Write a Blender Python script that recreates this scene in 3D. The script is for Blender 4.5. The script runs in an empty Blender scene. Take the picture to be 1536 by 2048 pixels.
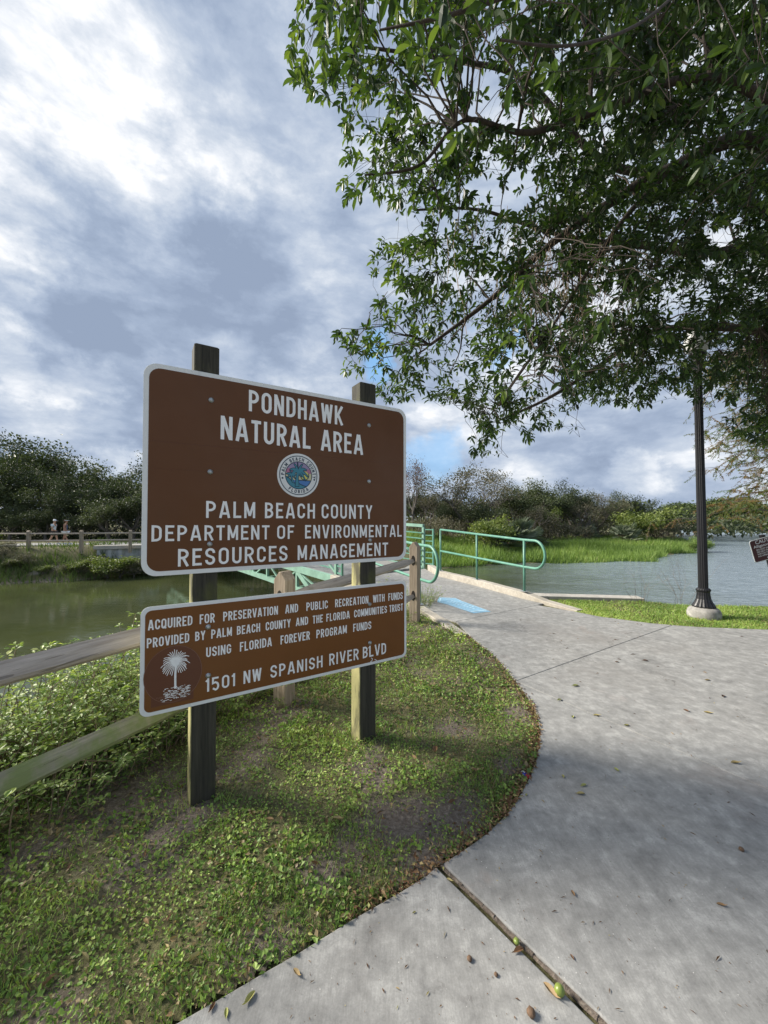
import bpy, bmesh, math, random
import numpy as np
from mathutils import Vector, Matrix, Euler

SC = bpy.context.scene
COL = SC.collection
R = math.radians
rng = np.random.default_rng(7)
random.seed(7)

# ------------------------------------------------------------------ camera
F = 769.0                       # focal length in photograph pixels (1536 wide)
CAM_Z = 1.70
PITCH = math.atan(16 / F)
cam_d = bpy.data.cameras.new('camera')
cam = bpy.data.objects.new('camera', cam_d)
COL.objects.link(cam)
cam.location = (0, 0, CAM_Z)
cam.rotation_euler = (math.pi / 2 + PITCH, 0, 0)
cam_d.sensor_fit = 'HORIZONTAL'
cam_d.sensor_width = 36.0
cam_d.lens = 36.0 * F / 1536
cam_d.clip_start = 0.05
cam_d.clip_end = 6000
SC.camera = cam


def ray(x, y):
    u, v = (x - 768) / F, (1024 - y) / F
    return np.array([u, math.cos(PITCH) - math.sin(PITCH) * v, math.sin(PITCH) + math.cos(PITCH) * v])


def at(x, y, Y):
    """point on the pixel's ray at distance Y in front of the camera"""
    d = ray(x, y)
    t = Y / d[1]
    return Vector((d[0] * t, Y, CAM_Z + d[2] * t))


def gnd(x, y, z=0.0):
    d = ray(x, y)
    t = (z - CAM_Z) / d[2]
    return Vector((d[0] * t, d[1] * t, z))


def project(P):
    """world points (n,3) -> pixel x, y, depth"""
    P = np.asarray(P, float)
    c, s = math.cos(PITCH), math.sin(PITCH)
    q = P - np.array([0, 0, CAM_Z])
    fwd = q[:, 1] * c + q[:, 2] * s
    up = -q[:, 1] * s + q[:, 2] * c
    fw = np.where(np.abs(fwd) < 1e-4, 1e-4, fwd)
    return 768 + F * q[:, 0] / fw, 1024 - F * up / fw, fwd


# ------------------------------------------------------------------ world, sun, exposure
SUN_AZ, SUN_EL = -78.0, 33.0     # degrees; azimuth measured from +Y, negative = left
VS = SC.view_settings
VS.view_transform = 'Standard'
VS.look = 'None'
VS.exposure = 0.76
VS.gamma = 1.0
VS.use_curve_mapping = False

W = bpy.data.worlds.new('World')
SC.world = W
W.use_nodes = True
nt = W.node_tree
nt.nodes.clear()


class NG:
    """little helper to write node trees"""
    def __init__(s, nt):
        s.nt = nt

    def n(s, typ, **kw):
        x = s.nt.nodes.new(typ)
        for k, v in kw.items():
            setattr(x, k, v)
        return x

    def link(s, a, b):
        s.nt.links.new(a, b)

    def put(s, sock, v):
        if isinstance(v, bpy.types.NodeSocket):
            s.link(v, sock)
        elif v is not None:
            sock.default_value = v

    def math(s, op, a, b=None, c=None, clamp=False):
        x = s.n('ShaderNodeMath', operation=op)
        x.use_clamp = clamp
        s.put(x.inputs[0], a); s.put(x.inputs[1], b)
        if c is not None:
            s.put(x.inputs[2], c)
        return x.outputs[0]

    def vmath(s, op, a, b=None, out=0):
        x = s.n('ShaderNodeVectorMath', operation=op)
        s.put(x.inputs[0], a)
        if b is not None:
            s.put(x.inputs[1], b)
        return x.outputs[out]

    def scale(s, a, f):
        x = s.n('ShaderNodeVectorMath', operation='SCALE')
        s.put(x.inputs[0], a); s.put(x.inputs['Scale'], f)
        return x.outputs[0]

    def noise(s, vec, scale, detail=4, rough=0.5, dist=0.0, out=0):
        x = s.n('ShaderNodeTexNoise')
        s.put(x.inputs['Vector'], vec)
        x.inputs['Scale'].default_value = scale
        x.inputs['Detail'].default_value = detail
        x.inputs['Roughness'].default_value = rough
        x.inputs['Distortion'].default_value = dist
        return x.outputs[out]

    def maprange(s, v, a, b, c=0.0, d=1.0, smooth=True):
        x = s.n('ShaderNodeMapRange')
        x.interpolation_type = 'SMOOTHSTEP' if smooth else 'LINEAR'
        s.put(x.inputs[0], v)
        for i, q in enumerate((a, b, c, d)):
            s.put(x.inputs[i + 1], q)
        return x.outputs[0]

    def ramp(s, v, stops, interp='LINEAR'):
        x = s.n('ShaderNodeValToRGB')
        s.put(x.inputs[0], v)
        cr = x.color_ramp
        cr.interpolation = interp
        while len(cr.elements) < len(stops):
            cr.elements.new(0.5)
        for e, (p, c) in zip(cr.elements, stops):
            e.position = p
            e.color = (*c, 1)
        return x.outputs[0]

    def mix(s, f, a, b, blend='MIX'):
        x = s.n('ShaderNodeMix', data_type='RGBA', blend_type=blend)
        s.put(x.inputs[0], f)
        for sock, v in ((x.inputs[6], a), (x.inputs[7], b)):
            s.put(sock, (*v, 1) if isinstance(v, tuple) and len(v) == 3 else v)
        return x.outputs[2]


g = NG(nt)
tc = g.n('ShaderNodeTexCoord').outputs['Generated']
sky = g.n('ShaderNodeTexSky')
sky.sky_type = 'NISHITA'
sky.sun_disc = False
sky.sun_elevation = R(SUN_EL)
sky.sun_rotation = R(SUN_AZ)
sky.air_density = 1.0
sky.dust_density = 1.5
sep = g.n('ShaderNodeSeparateXYZ'); g.link(tc, sep.inputs[0])
zz = g.math('ADD', g.math('MAXIMUM', sep.outputs[2], 0.0), 0.34)
plane = g.vmath('MULTIPLY', tc, (1.0, 1.0, 2.1))
warp = g.noise(plane, 2.2, 4, 0.55, 0, out=1)
warped = g.vmath('ADD', plane, g.scale(g.vmath('SUBTRACT', warp, (0.5, 0.5, 0.5)), 0.20))
n_big = g.noise(warped, 1.5, 3, 0.5)
n_mid = g.noise(warped, 4.6, 10, 0.66, 0.3)
n_fine = g.noise(warped, 12.0, 8, 0.66, 0.2)
bright = g.math('ADD', g.math('MULTIPLY', g.math('SUBTRACT', n_big, 0.5), 0.55),
                g.math('ADD', g.math('MULTIPLY', g.math('SUBTRACT', n_mid, 0.5), 0.95),
                       g.math('MULTIPLY', g.math('SUBTRACT', n_fine, 0.5), 0.62)))
puff = g.n('ShaderNodeTexVoronoi')
g.link(g.vmath('ADD', plane, g.scale(g.vmath('SUBTRACT', g.noise(plane, 5.0, 6, 0.6, 0, out=1), (0.5, 0.5, 0.5)), 0.22)), puff.inputs['Vector'])
puff.inputs['Scale'].default_value = 3.6
puff.inputs['Detail'].default_value = 3.0
puff.inputs['Roughness'].default_value = 0.55
bright = g.math('ADD', bright, g.math('MULTIPLY', g.math('SUBTRACT', 0.42, puff.outputs['Distance']), 0.80))
bright = g.math('ADD', g.math('MULTIPLY', bright, 0.86), 0.76)
# large cloud masses of this sky: direction, inner and outer angle (deg), weight
dwarp = g.vmath('ADD', tc, g.scale(g.vmath('SUBTRACT', g.noise(tc, 3.2, 10, 0.62, 0, out=1), (0.5, 0.5, 0.5)), 0.50))
dwarp = g.vmath('NORMALIZE', dwarp)
CLOUDS = [
    ((110, 230), 4, 16, 0.30), ((-250, 150), 5, 30, 0.14), ((300, 340), 2, 8, 0.16), ((650, 250), 4, 16, 0.08),
    ((130, 420), 3, 10, -0.26), ((280, 480), 3, 11, -0.26), ((430, 540), 2, 8, -0.12), ((150, 560), 2, 12, -0.14), ((560, 600), 5, 14, -0.10),
    ((205, 720), 1, 5, 0.30), ((30, 650), 1, 5, 0.32), ((0, 400), 1, 6, 0.22), ((360, 570), 0, 4, 0.16), ((640, 770), 0, 7, 0.16), ((330, 830), 1, 12, -0.12),
    ((930, 850), 2, 9, 0.02), ((1050, 940), 0, 5, 0.14), ((1300, 985), 0, 3.5, 0.26),
    ((120, 920), 0, 4, 0.05), ((250, 925), 0, 4, 0.30), ((1500, 350), 5, 28, 0.16), ((1100, 330), 4, 22, 0.14),
]
for (px, py), a0, a1, w in CLOUDS:
    d = Vector(ray(px, py)).normalized()
    dot = g.vmath('DOT_PRODUCT', dwarp, tuple(d), out=1)
    k = g.maprange(dot, math.cos(R(a1)), math.cos(R(a0)), 0.0, w)
    bright = g.math('ADD', bright, k)
cloud = g.ramp(bright, [(0.0, (0.185, 0.23, 0.315)), (0.22, (0.225, 0.275, 0.365)), (0.42, (0.285, 0.335, 0.42)),
                        (0.60, (0.365, 0.408, 0.475)), (0.80, (0.50, 0.525, 0.565)), (1.0, (0.67, 0.668, 0.67))])
# gaps of blue between the clouds, mostly low down
cover = g.noise(g.vmath('ADD', warped, (3.1, 1.7, 0)), 1.3, 6, 0.6)
gap = g.maprange(cover, 0.27, 0.20, 0.0, 0.5)
for (px, py), a0, a1, w in [((862, 925), 0.0, 6.0, 0.62), ((775, 725), 0.0, 4.0, 0.8), ((985, 660), 0, 3.0, 0.6)]:
    d = Vector(ray(px, py)).normalized()
    dot = g.vmath('DOT_PRODUCT', dwarp, tuple(d), out=1)
    gap = g.math('MAXIMUM', gap, g.maprange(dot, math.cos(R(a1)), math.cos(R(a0)), 0.0, w))
blue = g.mix(0.6, sky.outputs[0], (1.5, 4.0, 7.2))
cloud10 = g.vmath('SCALE', cloud); cloud10.node.inputs['Scale'].default_value = 10.0
skycol = g.mix(gap, cloud10, blue)
# a quarter of the physical sky tints the clouds
bg = g.n('ShaderNodeBackground')
g.link(skycol, bg.inputs[0])
bg.inputs[1].default_value = 0.1
wo = g.n('ShaderNodeOutputWorld')
g.link(bg.outputs[0], wo.inputs[0])

sun_d = bpy.data.lights.new('sun', 'SUN')
sun_d.energy = 4.6
sun_d.angle = R(18)
sun_d.color = (1.0, 0.93, 0.82)
sun = bpy.data.objects.new('sun', sun_d)
COL.objects.link(sun)
sd = Vector((math.sin(R(SUN_AZ)) * math.cos(R(SUN_EL)), math.cos(R(SUN_AZ)) * math.cos(R(SUN_EL)), math.sin(R(SUN_EL))))
sun.rotation_euler = sd.to_track_quat('Z', 'Y').to_euler()

# ------------------------------------------------------------------ tags and mesh helpers


def tag(o, label=None, cat=None, group=None, kind=None):
    if label: o['label'] = label
    if cat: o['category'] = cat
    if group: o['group'] = group
    if kind: o['kind'] = kind
    return o


def empty(name, loc=(0, 0, 0), rz=0.0, **kw):
    o = bpy.data.objects.new(name, None)
    COL.objects.link(o)
    o.location = loc
    o.rotation_euler = (0, 0, rz)
    o.empty_display_size = 0.2
    return tag(o, **kw)


def link_mesh(name, me, parent=None, **kw):
    o = bpy.data.objects.new(name, me)
    COL.objects.link(o)
    o.parent = parent
    return tag(o, **kw)


def rebase(o):
    """move a world-built mesh under its parent's frame"""
    p = o.parent
    if p is not None:
        m = Matrix.LocRotScale(p.location, p.rotation_euler, p.scale)
        o.matrix_parent_inverse = m.inverted()
    return o


class MB:
    """collects simple shapes into ONE mesh"""
    def __init__(s):
        s.v, s.f, s.a = [], [], []

    def add(s, vs, fs, tint=0.5):
        b = len(s.v)
        s.v += [tuple(v) for v in vs]
        s.f += [tuple(i + b for i in f) for f in fs]
        s.a += [tint] * len(vs)

    def box(s, c, size, M=None, taper=1.0, bev=0.0):
        x, y, z = size[0] / 2, size[1] / 2, size[2] / 2
        if bev > 0:
            vs, ring = [], []
            pts = [(-x + bev, -y), (x - bev, -y), (x, -y + bev), (x, y - bev), (x - bev, y), (-x + bev, y), (-x, y - bev), (-x, -y + bev)]
            def lay(zz, k):
                return [(px * k, py * k, zz) for px, py in pts]
            kk = 1 - bev / max(x, y)
            vs = lay(-z, 1) + lay(z - bev, 1) + lay(z, kk)
            fs = [tuple(range(7, -1, -1)), tuple(range(16, 24))]
            for l in (0, 8):
                for i in range(8):
                    j = (i + 1) % 8
                    fs.append((l + i, l + j, l + 8 + j, l + 8 + i))
        else:
            vs = [(-x, -y, -z), (x, -y, -z), (x, y, -z), (-x, y, -z), (-x * taper, -y * taper, z), (x * taper, -y * taper, z), (x * taper, y * taper, z), (-x * taper, y * taper, z)]
            fs = [(3, 2, 1, 0), (4, 5, 6, 7), (0, 1, 5, 4), (1, 2, 6, 5), (2, 3, 7, 6), (3, 0, 4, 7)]
        out = []
        for v in vs:
            v = Vector(v)
            if M is not None: v = M @ v
            out.append(v + Vector(c))
        s.add(out, fs)

    def prism(s, poly, z0, z1):
        n = len(poly)
        vs = [(p[0], p[1], z0) for p in poly] + [(p[0], p[1], z1) for p in poly]
        fs = [tuple(range(n - 1, -1, -1)), tuple(range(n, 2 * n))]
        for i in range(n):
            j = (i + 1) % n
            fs.append((i, j, n + j, n + i))
        s.add(vs, fs)

    def tube(s, pts, rad, sides=8, cap=True, tint=0.5, closed=False):
        pts = [Vector(p) for p in pts]
        n = len(pts)
        if not hasattr(rad, '__len__'): rad = [rad] * n
        vs, fs = [], []
        prev = None
        for i, p in enumerate(pts):
            if closed:
                t = pts[(i + 1) % n] - pts[i - 1]
            else:
                t = pts[min(i + 1, n - 1)] - pts[max(i - 1, 0)]
            if t.length < 1e-9: t = Vector((0, 0, 1))
            t.normalize()
            if prev is None:
                a = Vector((0, 0, 1)) if abs(t.z) < 0.9 else Vector((1, 0, 0))
                u = t.cross(a).normalized()
            else:
                u = (prev - t * prev.dot(t)).normalized()
            prev = u
            w = t.cross(u)
            for k in range(sides):
                an = 2 * math.pi * k / sides
                vs.append(p + (u * math.cos(an) + w * math.sin(an)) * rad[i])
        m = n if closed else n - 1
        for i in range(m):
            for k in range(sides):
                k2 = (k + 1) % sides
                i2 = (i + 1) % n
                fs.append((i * sides + k, i * sides + k2, i2 * sides + k2, i2 * sides + k))
        if cap and not closed:
            fs.append(tuple(range(sides - 1, -1, -1)))
            fs.append(tuple((n - 1) * sides + k for k in range(sides)))
        s.add(vs, fs, tint)

    def lathe(s, prof, c=(0, 0, 0), sides=24, flute=0.0, nfl=0):
        vs, fs = [], []
        for r, z in prof:
            for k in range(sides):
                an = 2 * math.pi * k / sides
                rr = r * (1 - (flute if nfl and (k % 2) else 0))
                vs.append((c[0] + rr * math.cos(an), c[1] + rr * math.sin(an), c[2] + z))
        n = len(prof)
        for i in range(n - 1):
            for k in range(sides):
                k2 = (k + 1) % sides
                fs.append((i * sides + k, i * sides + k2, (i + 1) * sides + k2, (i + 1) * sides + k))
        fs.append(tuple(range(sides - 1, -1, -1)))
        fs.append(tuple((n - 1) * sides + k for k in range(sides)))
        s.add(vs, fs)

    def build(s, name, mat=None, parent=None, smooth=False, **kw):
        me = bpy.data.meshes.new(name)
        me.from_pydata(s.v, [], s.f)
        me.update()
        if smooth:
            me.polygons.foreach_set('use_smooth', [True] * len(me.polygons))
        at_ = me.attributes.new('tint', 'FLOAT', 'POINT')
        at_.data.foreach_set('value', s.a)
        if mat: me.materials.append(mat)
        return link_mesh(name, me, parent, **kw)


def bevelled(o, w=0.004, seg=2, angle=40):
    m = o.modifiers.new('edge', 'BEVEL')
    m.width = w; m.segments = seg; m.limit_method = 'ANGLE'; m.angle_limit = R(angle)
    return o


def np_mesh(name, V, Fc, tint=None, mat=None, smooth=False):
    """V (n,3), Fc (m,k) all faces with k corners"""
    me = bpy.data.meshes.new(name)
    m, k = Fc.shape
    me.vertices.add(len(V)); me.vertices.foreach_set('co', np.ascontiguousarray(V, dtype=np.float32).ravel())
    me.loops.add(m * k); me.loops.foreach_set('vertex_index', np.ascontiguousarray(Fc, dtype=np.int32).ravel())
    me.polygons.add(m); me.polygons.foreach_set('loop_start', np.arange(0, m * k, k, dtype=np.int32))
    me.polygons.foreach_set('use_smooth', np.full(m, smooth))
    me.update(calc_edges=True)
    if tint is not None:
        a = me.attributes.new('tint', 'FLOAT', 'POINT')
        a.data.foreach_set('value', np.ascontiguousarray(tint, dtype=np.float32))
    if mat: me.materials.append(mat)
    return me


def unit(v):
    v = np.asarray(v, float)
    return v / np.maximum(np.linalg.norm(v, axis=-1, keepdims=True), 1e-9)


# leaf shapes: (along, across, lift), triangles
T_LEAF = (np.array([(0, 0, 0), (.3, .42, .10), (.68, .40, .08), (1, 0, -.10), (.68, -.40, .08), (.3, -.42, .10), (.5, 0, 0)]),
          np.array([(0, 6, 1), (1, 6, 2), (2, 6, 3), (0, 5, 6), (5, 4, 6), (4, 3, 6)]))
T_DIA = (np.array([(0, 0, 0), (.5, .5, .12), (1, 0, 0), (.5, -.5, .12)]), np.array([(0, 2, 1), (0, 3, 2)]))
T_BLADE = (np.array([(0, .5, 0), (0, -.5, 0), (.55, -.32, .07), (.55, .32, .07), (1, 0, -.12)]), np.array([(0, 1, 2), (0, 2, 3), (3, 2, 4)]))
T_TRI = (np.array([(0, .5, 0), (0, -.5, 0), (1, 0, 0)]), np.array([(0, 1, 2)]))


def leaves(P, D, N, L, Wd, tint, T):
    """arrays for a mass of leaves: base P, axis D, face normal N"""
    D = unit(D)
    S = unit(np.cross(N, D))
    N = np.cross(D, S)
    tv, tf = T
    n = len(P)
    L = np.broadcast_to(L, n)[:, None, None]; Wd = np.broadcast_to(Wd, n)[:, None, None]
    V = P[:, None] + D[:, None] * (tv[None, :, 0:1] * L) + S[:, None] * (tv[None, :, 1:2] * Wd) + N[:, None] * (tv[None, :, 2:3] * L)
    k = len(tv)
    Fc = (tf[None] + (np.arange(n) * k)[:, None, None]).reshape(-1, 3)
    return V.reshape(-1, 3), Fc, np.repeat(np.broadcast_to(tint, n), k)


def leaf_mesh(name, parts, mat):
    Vs, Fs, Ts, b = [], [], [], 0
    for V, Fc, t in parts:
        Vs.append(V); Fs.append(Fc + b); Ts.append(t); b += len(V)
    return np_mesh(name, np.concatenate(Vs), np.concatenate(Fs), np.concatenate(Ts), mat)


def vnoise(x, y, s=1.0, seed=0):
    """smooth value noise 0..1 on arrays"""
    x = np.asarray(x) * s + seed * 17.3; y = np.asarray(y) * s + seed * 5.1
    xi, yi = np.floor(x), np.floor(y)
    fx, fy = x - xi, y - yi
    fx, fy = fx * fx * (3 - 2 * fx), fy * fy * (3 - 2 * fy)

    def h(a, b):
        v = np.sin(a * 127.1 + b * 311.7 + seed * 74.7) * 43758.5453
        return v - np.floor(v)
    return (h(xi, yi) * (1 - fx) + h(xi + 1, yi) * fx) * (1 - fy) + (h(xi, yi + 1) * (1 - fx) + h(xi + 1, yi + 1) * fx) * fy


def inside(px, py, poly):
    poly = np.asarray(poly, float)
    r = np.zeros(len(px), bool)
    j = len(poly) - 1
    for i in range(len(poly)):
        xi, yi = poly[i]; xj, yj = poly[j]
        if yi != yj:
            r ^= ((yi > py) != (yj > py)) & (px < (xj - xi) * (py - yi) / (yj - yi) + xi)
        j = i
    return r


def sdist(px, py, poly):
    """signed distance to a closed polygon, positive inside"""
    poly = np.asarray(poly, float)
    d = np.full(px.shape, 1e9)
    for i in range(len(poly)):
        a, b = poly[i - 1], poly[i]
        e = b - a
        t = np.clip(((px - a[0]) * e[0] + (py - a[1]) * e[1]) / max(e @ e, 1e-12), 0, 1)
        d = np.minimum(d, np.hypot(px - a[0] - t * e[0], py - a[1] - t * e[1]))
    return np.where(inside(px.ravel(), py.ravel(), poly).reshape(px.shape), d, -d)


# ------------------------------------------------------------------ materials
MATS = {}


def material(name):
    m = bpy.data.materials.new(name)
    m.use_nodes = True
    m.node_tree.nodes.clear()
    k = NG(m.node_tree)
    out = k.n('ShaderNodeOutputMaterial')
    p = k.n('ShaderNodeBsdfPrincipled')
    k.link(p.outputs[0], out.inputs[0])
    MATS[name] = m
    return m, k, p, out


def bump(k, p, h, strength, dist):
    b = k.n('ShaderNodeBump')
    b.inputs['Strength'].default_value = strength
    b.inputs['Distance'].default_value = dist
    k.link(h, b.inputs['Height'])
    k.link(b.outputs[0], p.inputs['Normal'])


def simple(name, col, rough=0.6, var=0.15, scale=12.0, metal=0.0, bmp=0.0, spec=0.5):
    m, k, p, out = material(name)
    o = k.n('ShaderNodeTexCoord').outputs['Object']
    n = k.noise(o, scale, 5, 0.6)
    a = tuple(c * (1 - var) for c in col); b = tuple(min(1, c * (1 + var)) for c in col)
    k.link(k.ramp(n, [(0.3, a), (0.7, b)]), p.inputs['Base Color'])
    p.inputs['Roughness'].default_value = rough
    p.inputs['Metallic'].default_value = metal
    p.inputs['Specular IOR Level'].default_value = spec
    if bmp: bump(k, p, n, bmp, 0.01)
    return m


def leafmat(name, stops, rough=0.45, trans=0.35, spec=0.5, tcol=None, objvar=0.0):
    m, k, p, out = material(name)
    t = k.n('ShaderNodeAttribute', attribute_name='tint').outputs['Fac']
    if objvar:
        oi = k.n('ShaderNodeObjectInfo').outputs['Random']
        t = k.math('ADD', t, k.math('MULTIPLY', k.math('SUBTRACT', oi, 0.5), objvar), clamp=True)
    c = k.ramp(t, stops)
    k.link(c, p.inputs['Base Color'])
    p.inputs['Roughness'].default_value = rough
    p.inputs['Specular IOR Level'].default_value = spec
    tr = k.n('ShaderNodeBsdfTranslucent')
    k.link(k.mix(1.0, c, tcol or (1.25, 1.35, 0.55), 'MULTIPLY'), tr.inputs[0])
    mx = k.n('ShaderNodeMixShader')
    mx.inputs[0].default_value = trans
    k.link(p.outputs[0], mx.inputs[1]); k.link(tr.outputs[0], mx.inputs[2])
    k.link(mx.outputs[0], out.inputs[0])
    return m


M_fig = leafmat('fig_leaf', [(0, (.011, .024, .007)), (.45, (.026, .054, .013)), (.75, (.064, .112, .026)), (1, (.15, .21, .045))], 0.38, 0.36, 0.42)
M_cover = leafmat('ground_cover_leaf', [(0, (.34, .26, .15)), (.12, (.26, .20, .10)), (.2, (.09, .155, .038)), (.55, (.20, .32, .065)), (.85, (.36, .48, .11)), (1, (.52, .60, .18))], 0.5, 0.25, 0.4)
M_grass = leafmat('lake_grass', [(0, (.095, .15, .045)), (.5, (.18, .275, .07)), (.85, (.28, .38, .105)), (1, (.40, .38, .20))], 0.55, 0.3, 0.3)
M_weed = leafmat('weed_leaf', [(0, (.09, .15, .05)), (.5, (.20, .29, .085)), (.85, (.40, .47, .15)), (1, (.60, .62, .28))], 0.45, 0.35, 0.4)
M_oak = leafmat('oak_leaf', [(0, (.030, .043, .022)), (.5, (.060, .081, .036)), (1, (.135, .16, .072))], 0.5, 0.2, 0.4, objvar=0.4)
M_dry = leafmat('grey_dry_leaf', [(0, (.075, .068, .05)), (.5, (.135, .125, .085)), (1, (.23, .21, .15))], 0.6, 0.2, 0.3, objvar=0.3)
M_red = leafmat('rusty_leaf', [(0, (.09, .045, .03)), (.5, (.15, .075, .05)), (1, (.22, .12, .08))], 0.6, 0.2, 0.3)
M_yellowgreen = leafmat('yellow_green_leaf', [(0, (.07, .095, .028)), (.5, (.14, .185, .05)), (1, (.29, .33, .09))], 0.5, 0.25, 0.4)
M_farleaf = leafmat('far_shore_leaf', [(0, (.045, .07, .03)), (.5, (.085, .12, .045)), (1, (.16, .19, .075))], 0.6, 0.2, 0.2, objvar=0.5)
M_silver = leafmat('silver_frond', [(0, (.11, .14, .09)), (.5, (.18, .22, .15)), (1, (.30, .33, .24))], 0.5, 0.15, 0.4)
M_cypress = leafmat('cypress_needle', [(0, (.20, .12, .06)), (.45, (.28, .19, .09)), (.6, (.15, .17, .05)), (1, (.13, .20, .05))], 0.6, 0.4, 0.2)
M_litter = leafmat('fallen_leaf', [(0, (.09, .045, .025)), (.35, (.20, .11, .055)), (.6, (.34, .23, .12)), (.8, (.42, .36, .16)), (1, (.36, .40, .12))], 0.6, 0.15, 0.3)
M_reed = leafmat('reed', [(0, (.07, .11, .03)), (.6, (.13, .19, .05)), (1, (.35, .30, .18))], 0.5, 0.25, 0.3)


def bark(name, a, b, scale=18):
    m, k, p, out = material(name)
    o = k.n('ShaderNodeTexCoord').outputs['Object']
    n = k.noise(k.vmath('MULTIPLY', o, (1, 1, .35)), scale, 6, 0.65, 0.3)
    k.link(k.ramp(n, [(0.3, a), (0.7, b)]), p.inputs['Base Color'])
    p.inputs['Roughness'].default_value = 0.85
    bump(k, p, n, 0.7, 0.02)
    return m


M_bark = bark('fig_bark', (.030, .022, .016), (.085, .064, .048), 26)
M_greybark = bark('grey_bark', (.06, .052, .045), (.19, .17, .15))
M_twig = simple('dry_twig', (.22, .16, .11), 0.8, 0.3)


def wood(name, a, b, axis, algae=None, algae_lo=0.5, algae_hi=0.75, grain=26.0, side=None):
    """weathered timber; axis = direction of the grain in object space"""
    m, k, p, out = material(name)
    o = k.n('ShaderNodeTexCoord').outputs['Object']
    sc = [1.0, 1.0, 1.0]; sc[axis] = 0.05
    st = k.vmath('MULTIPLY', o, tuple(sc))
    n = k.noise(st, grain, 6, 0.62, 0.9)
    f = k.noise(st, grain * 4, 4, 0.6, 0.2)
    t = k.math('ADD', k.math('MULTIPLY', n, 0.7), k.math('MULTIPLY', f, 0.3))
    c = k.ramp(t, [(0.32, a), (0.5, tuple((x + y) / 2 for x, y in zip(a, b))), (0.66, b)])
    crack = k.math('GREATER_THAN', k.noise(st, grain * 1.7, 3, 0.5, 0.5), 0.66)
    c = k.mix(k.math('MULTIPLY', crack, 0.55), c, tuple(x * 0.35 for x in a))
    if algae:
        an = k.noise(k.vmath('MULTIPLY', o, (1, 1, .6)), 4.5, 5, 0.6)
        c = k.mix(k.maprange(an, algae_lo, algae_hi, 0, 0.85), c, algae)
    if side:      # lichen and yellow sunlight painted into the colour of one post side
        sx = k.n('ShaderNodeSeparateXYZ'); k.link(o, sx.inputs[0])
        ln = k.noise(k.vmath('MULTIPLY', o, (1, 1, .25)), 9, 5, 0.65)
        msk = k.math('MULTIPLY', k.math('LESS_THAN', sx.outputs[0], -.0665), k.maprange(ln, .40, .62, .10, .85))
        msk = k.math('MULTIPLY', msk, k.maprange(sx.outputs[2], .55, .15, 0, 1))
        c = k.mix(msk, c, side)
    k.link(c, p.inputs['Base Color'])
    p.inputs['Roughness'].default_value = 0.85
    bump(k, p, k.math('SUBTRACT', t, k.math('MULTIPLY', crack, .5)), 0.9, 0.008)
    return m


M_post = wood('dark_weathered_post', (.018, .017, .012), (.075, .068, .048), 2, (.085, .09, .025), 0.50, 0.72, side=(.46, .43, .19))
M_fence_post = wood('pale_fence_post', (.22, .165, .115), (.45, .37, .28), 2)
M_rail_grey = wood('silver_grey_rail', (.27, .225, .18), (.56, .49, .42), 0, (.20, .20, .11), .58, .80)
M_rail_green = wood('mossy_rail', (.20, .185, .13), (.42, .37, .28), 0, (.19, .24, .07), 0.36, 0.56)
M_far_fence = wood('tan_fence', (.24, .185, .13), (.42, .35, .27), 2)


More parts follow.
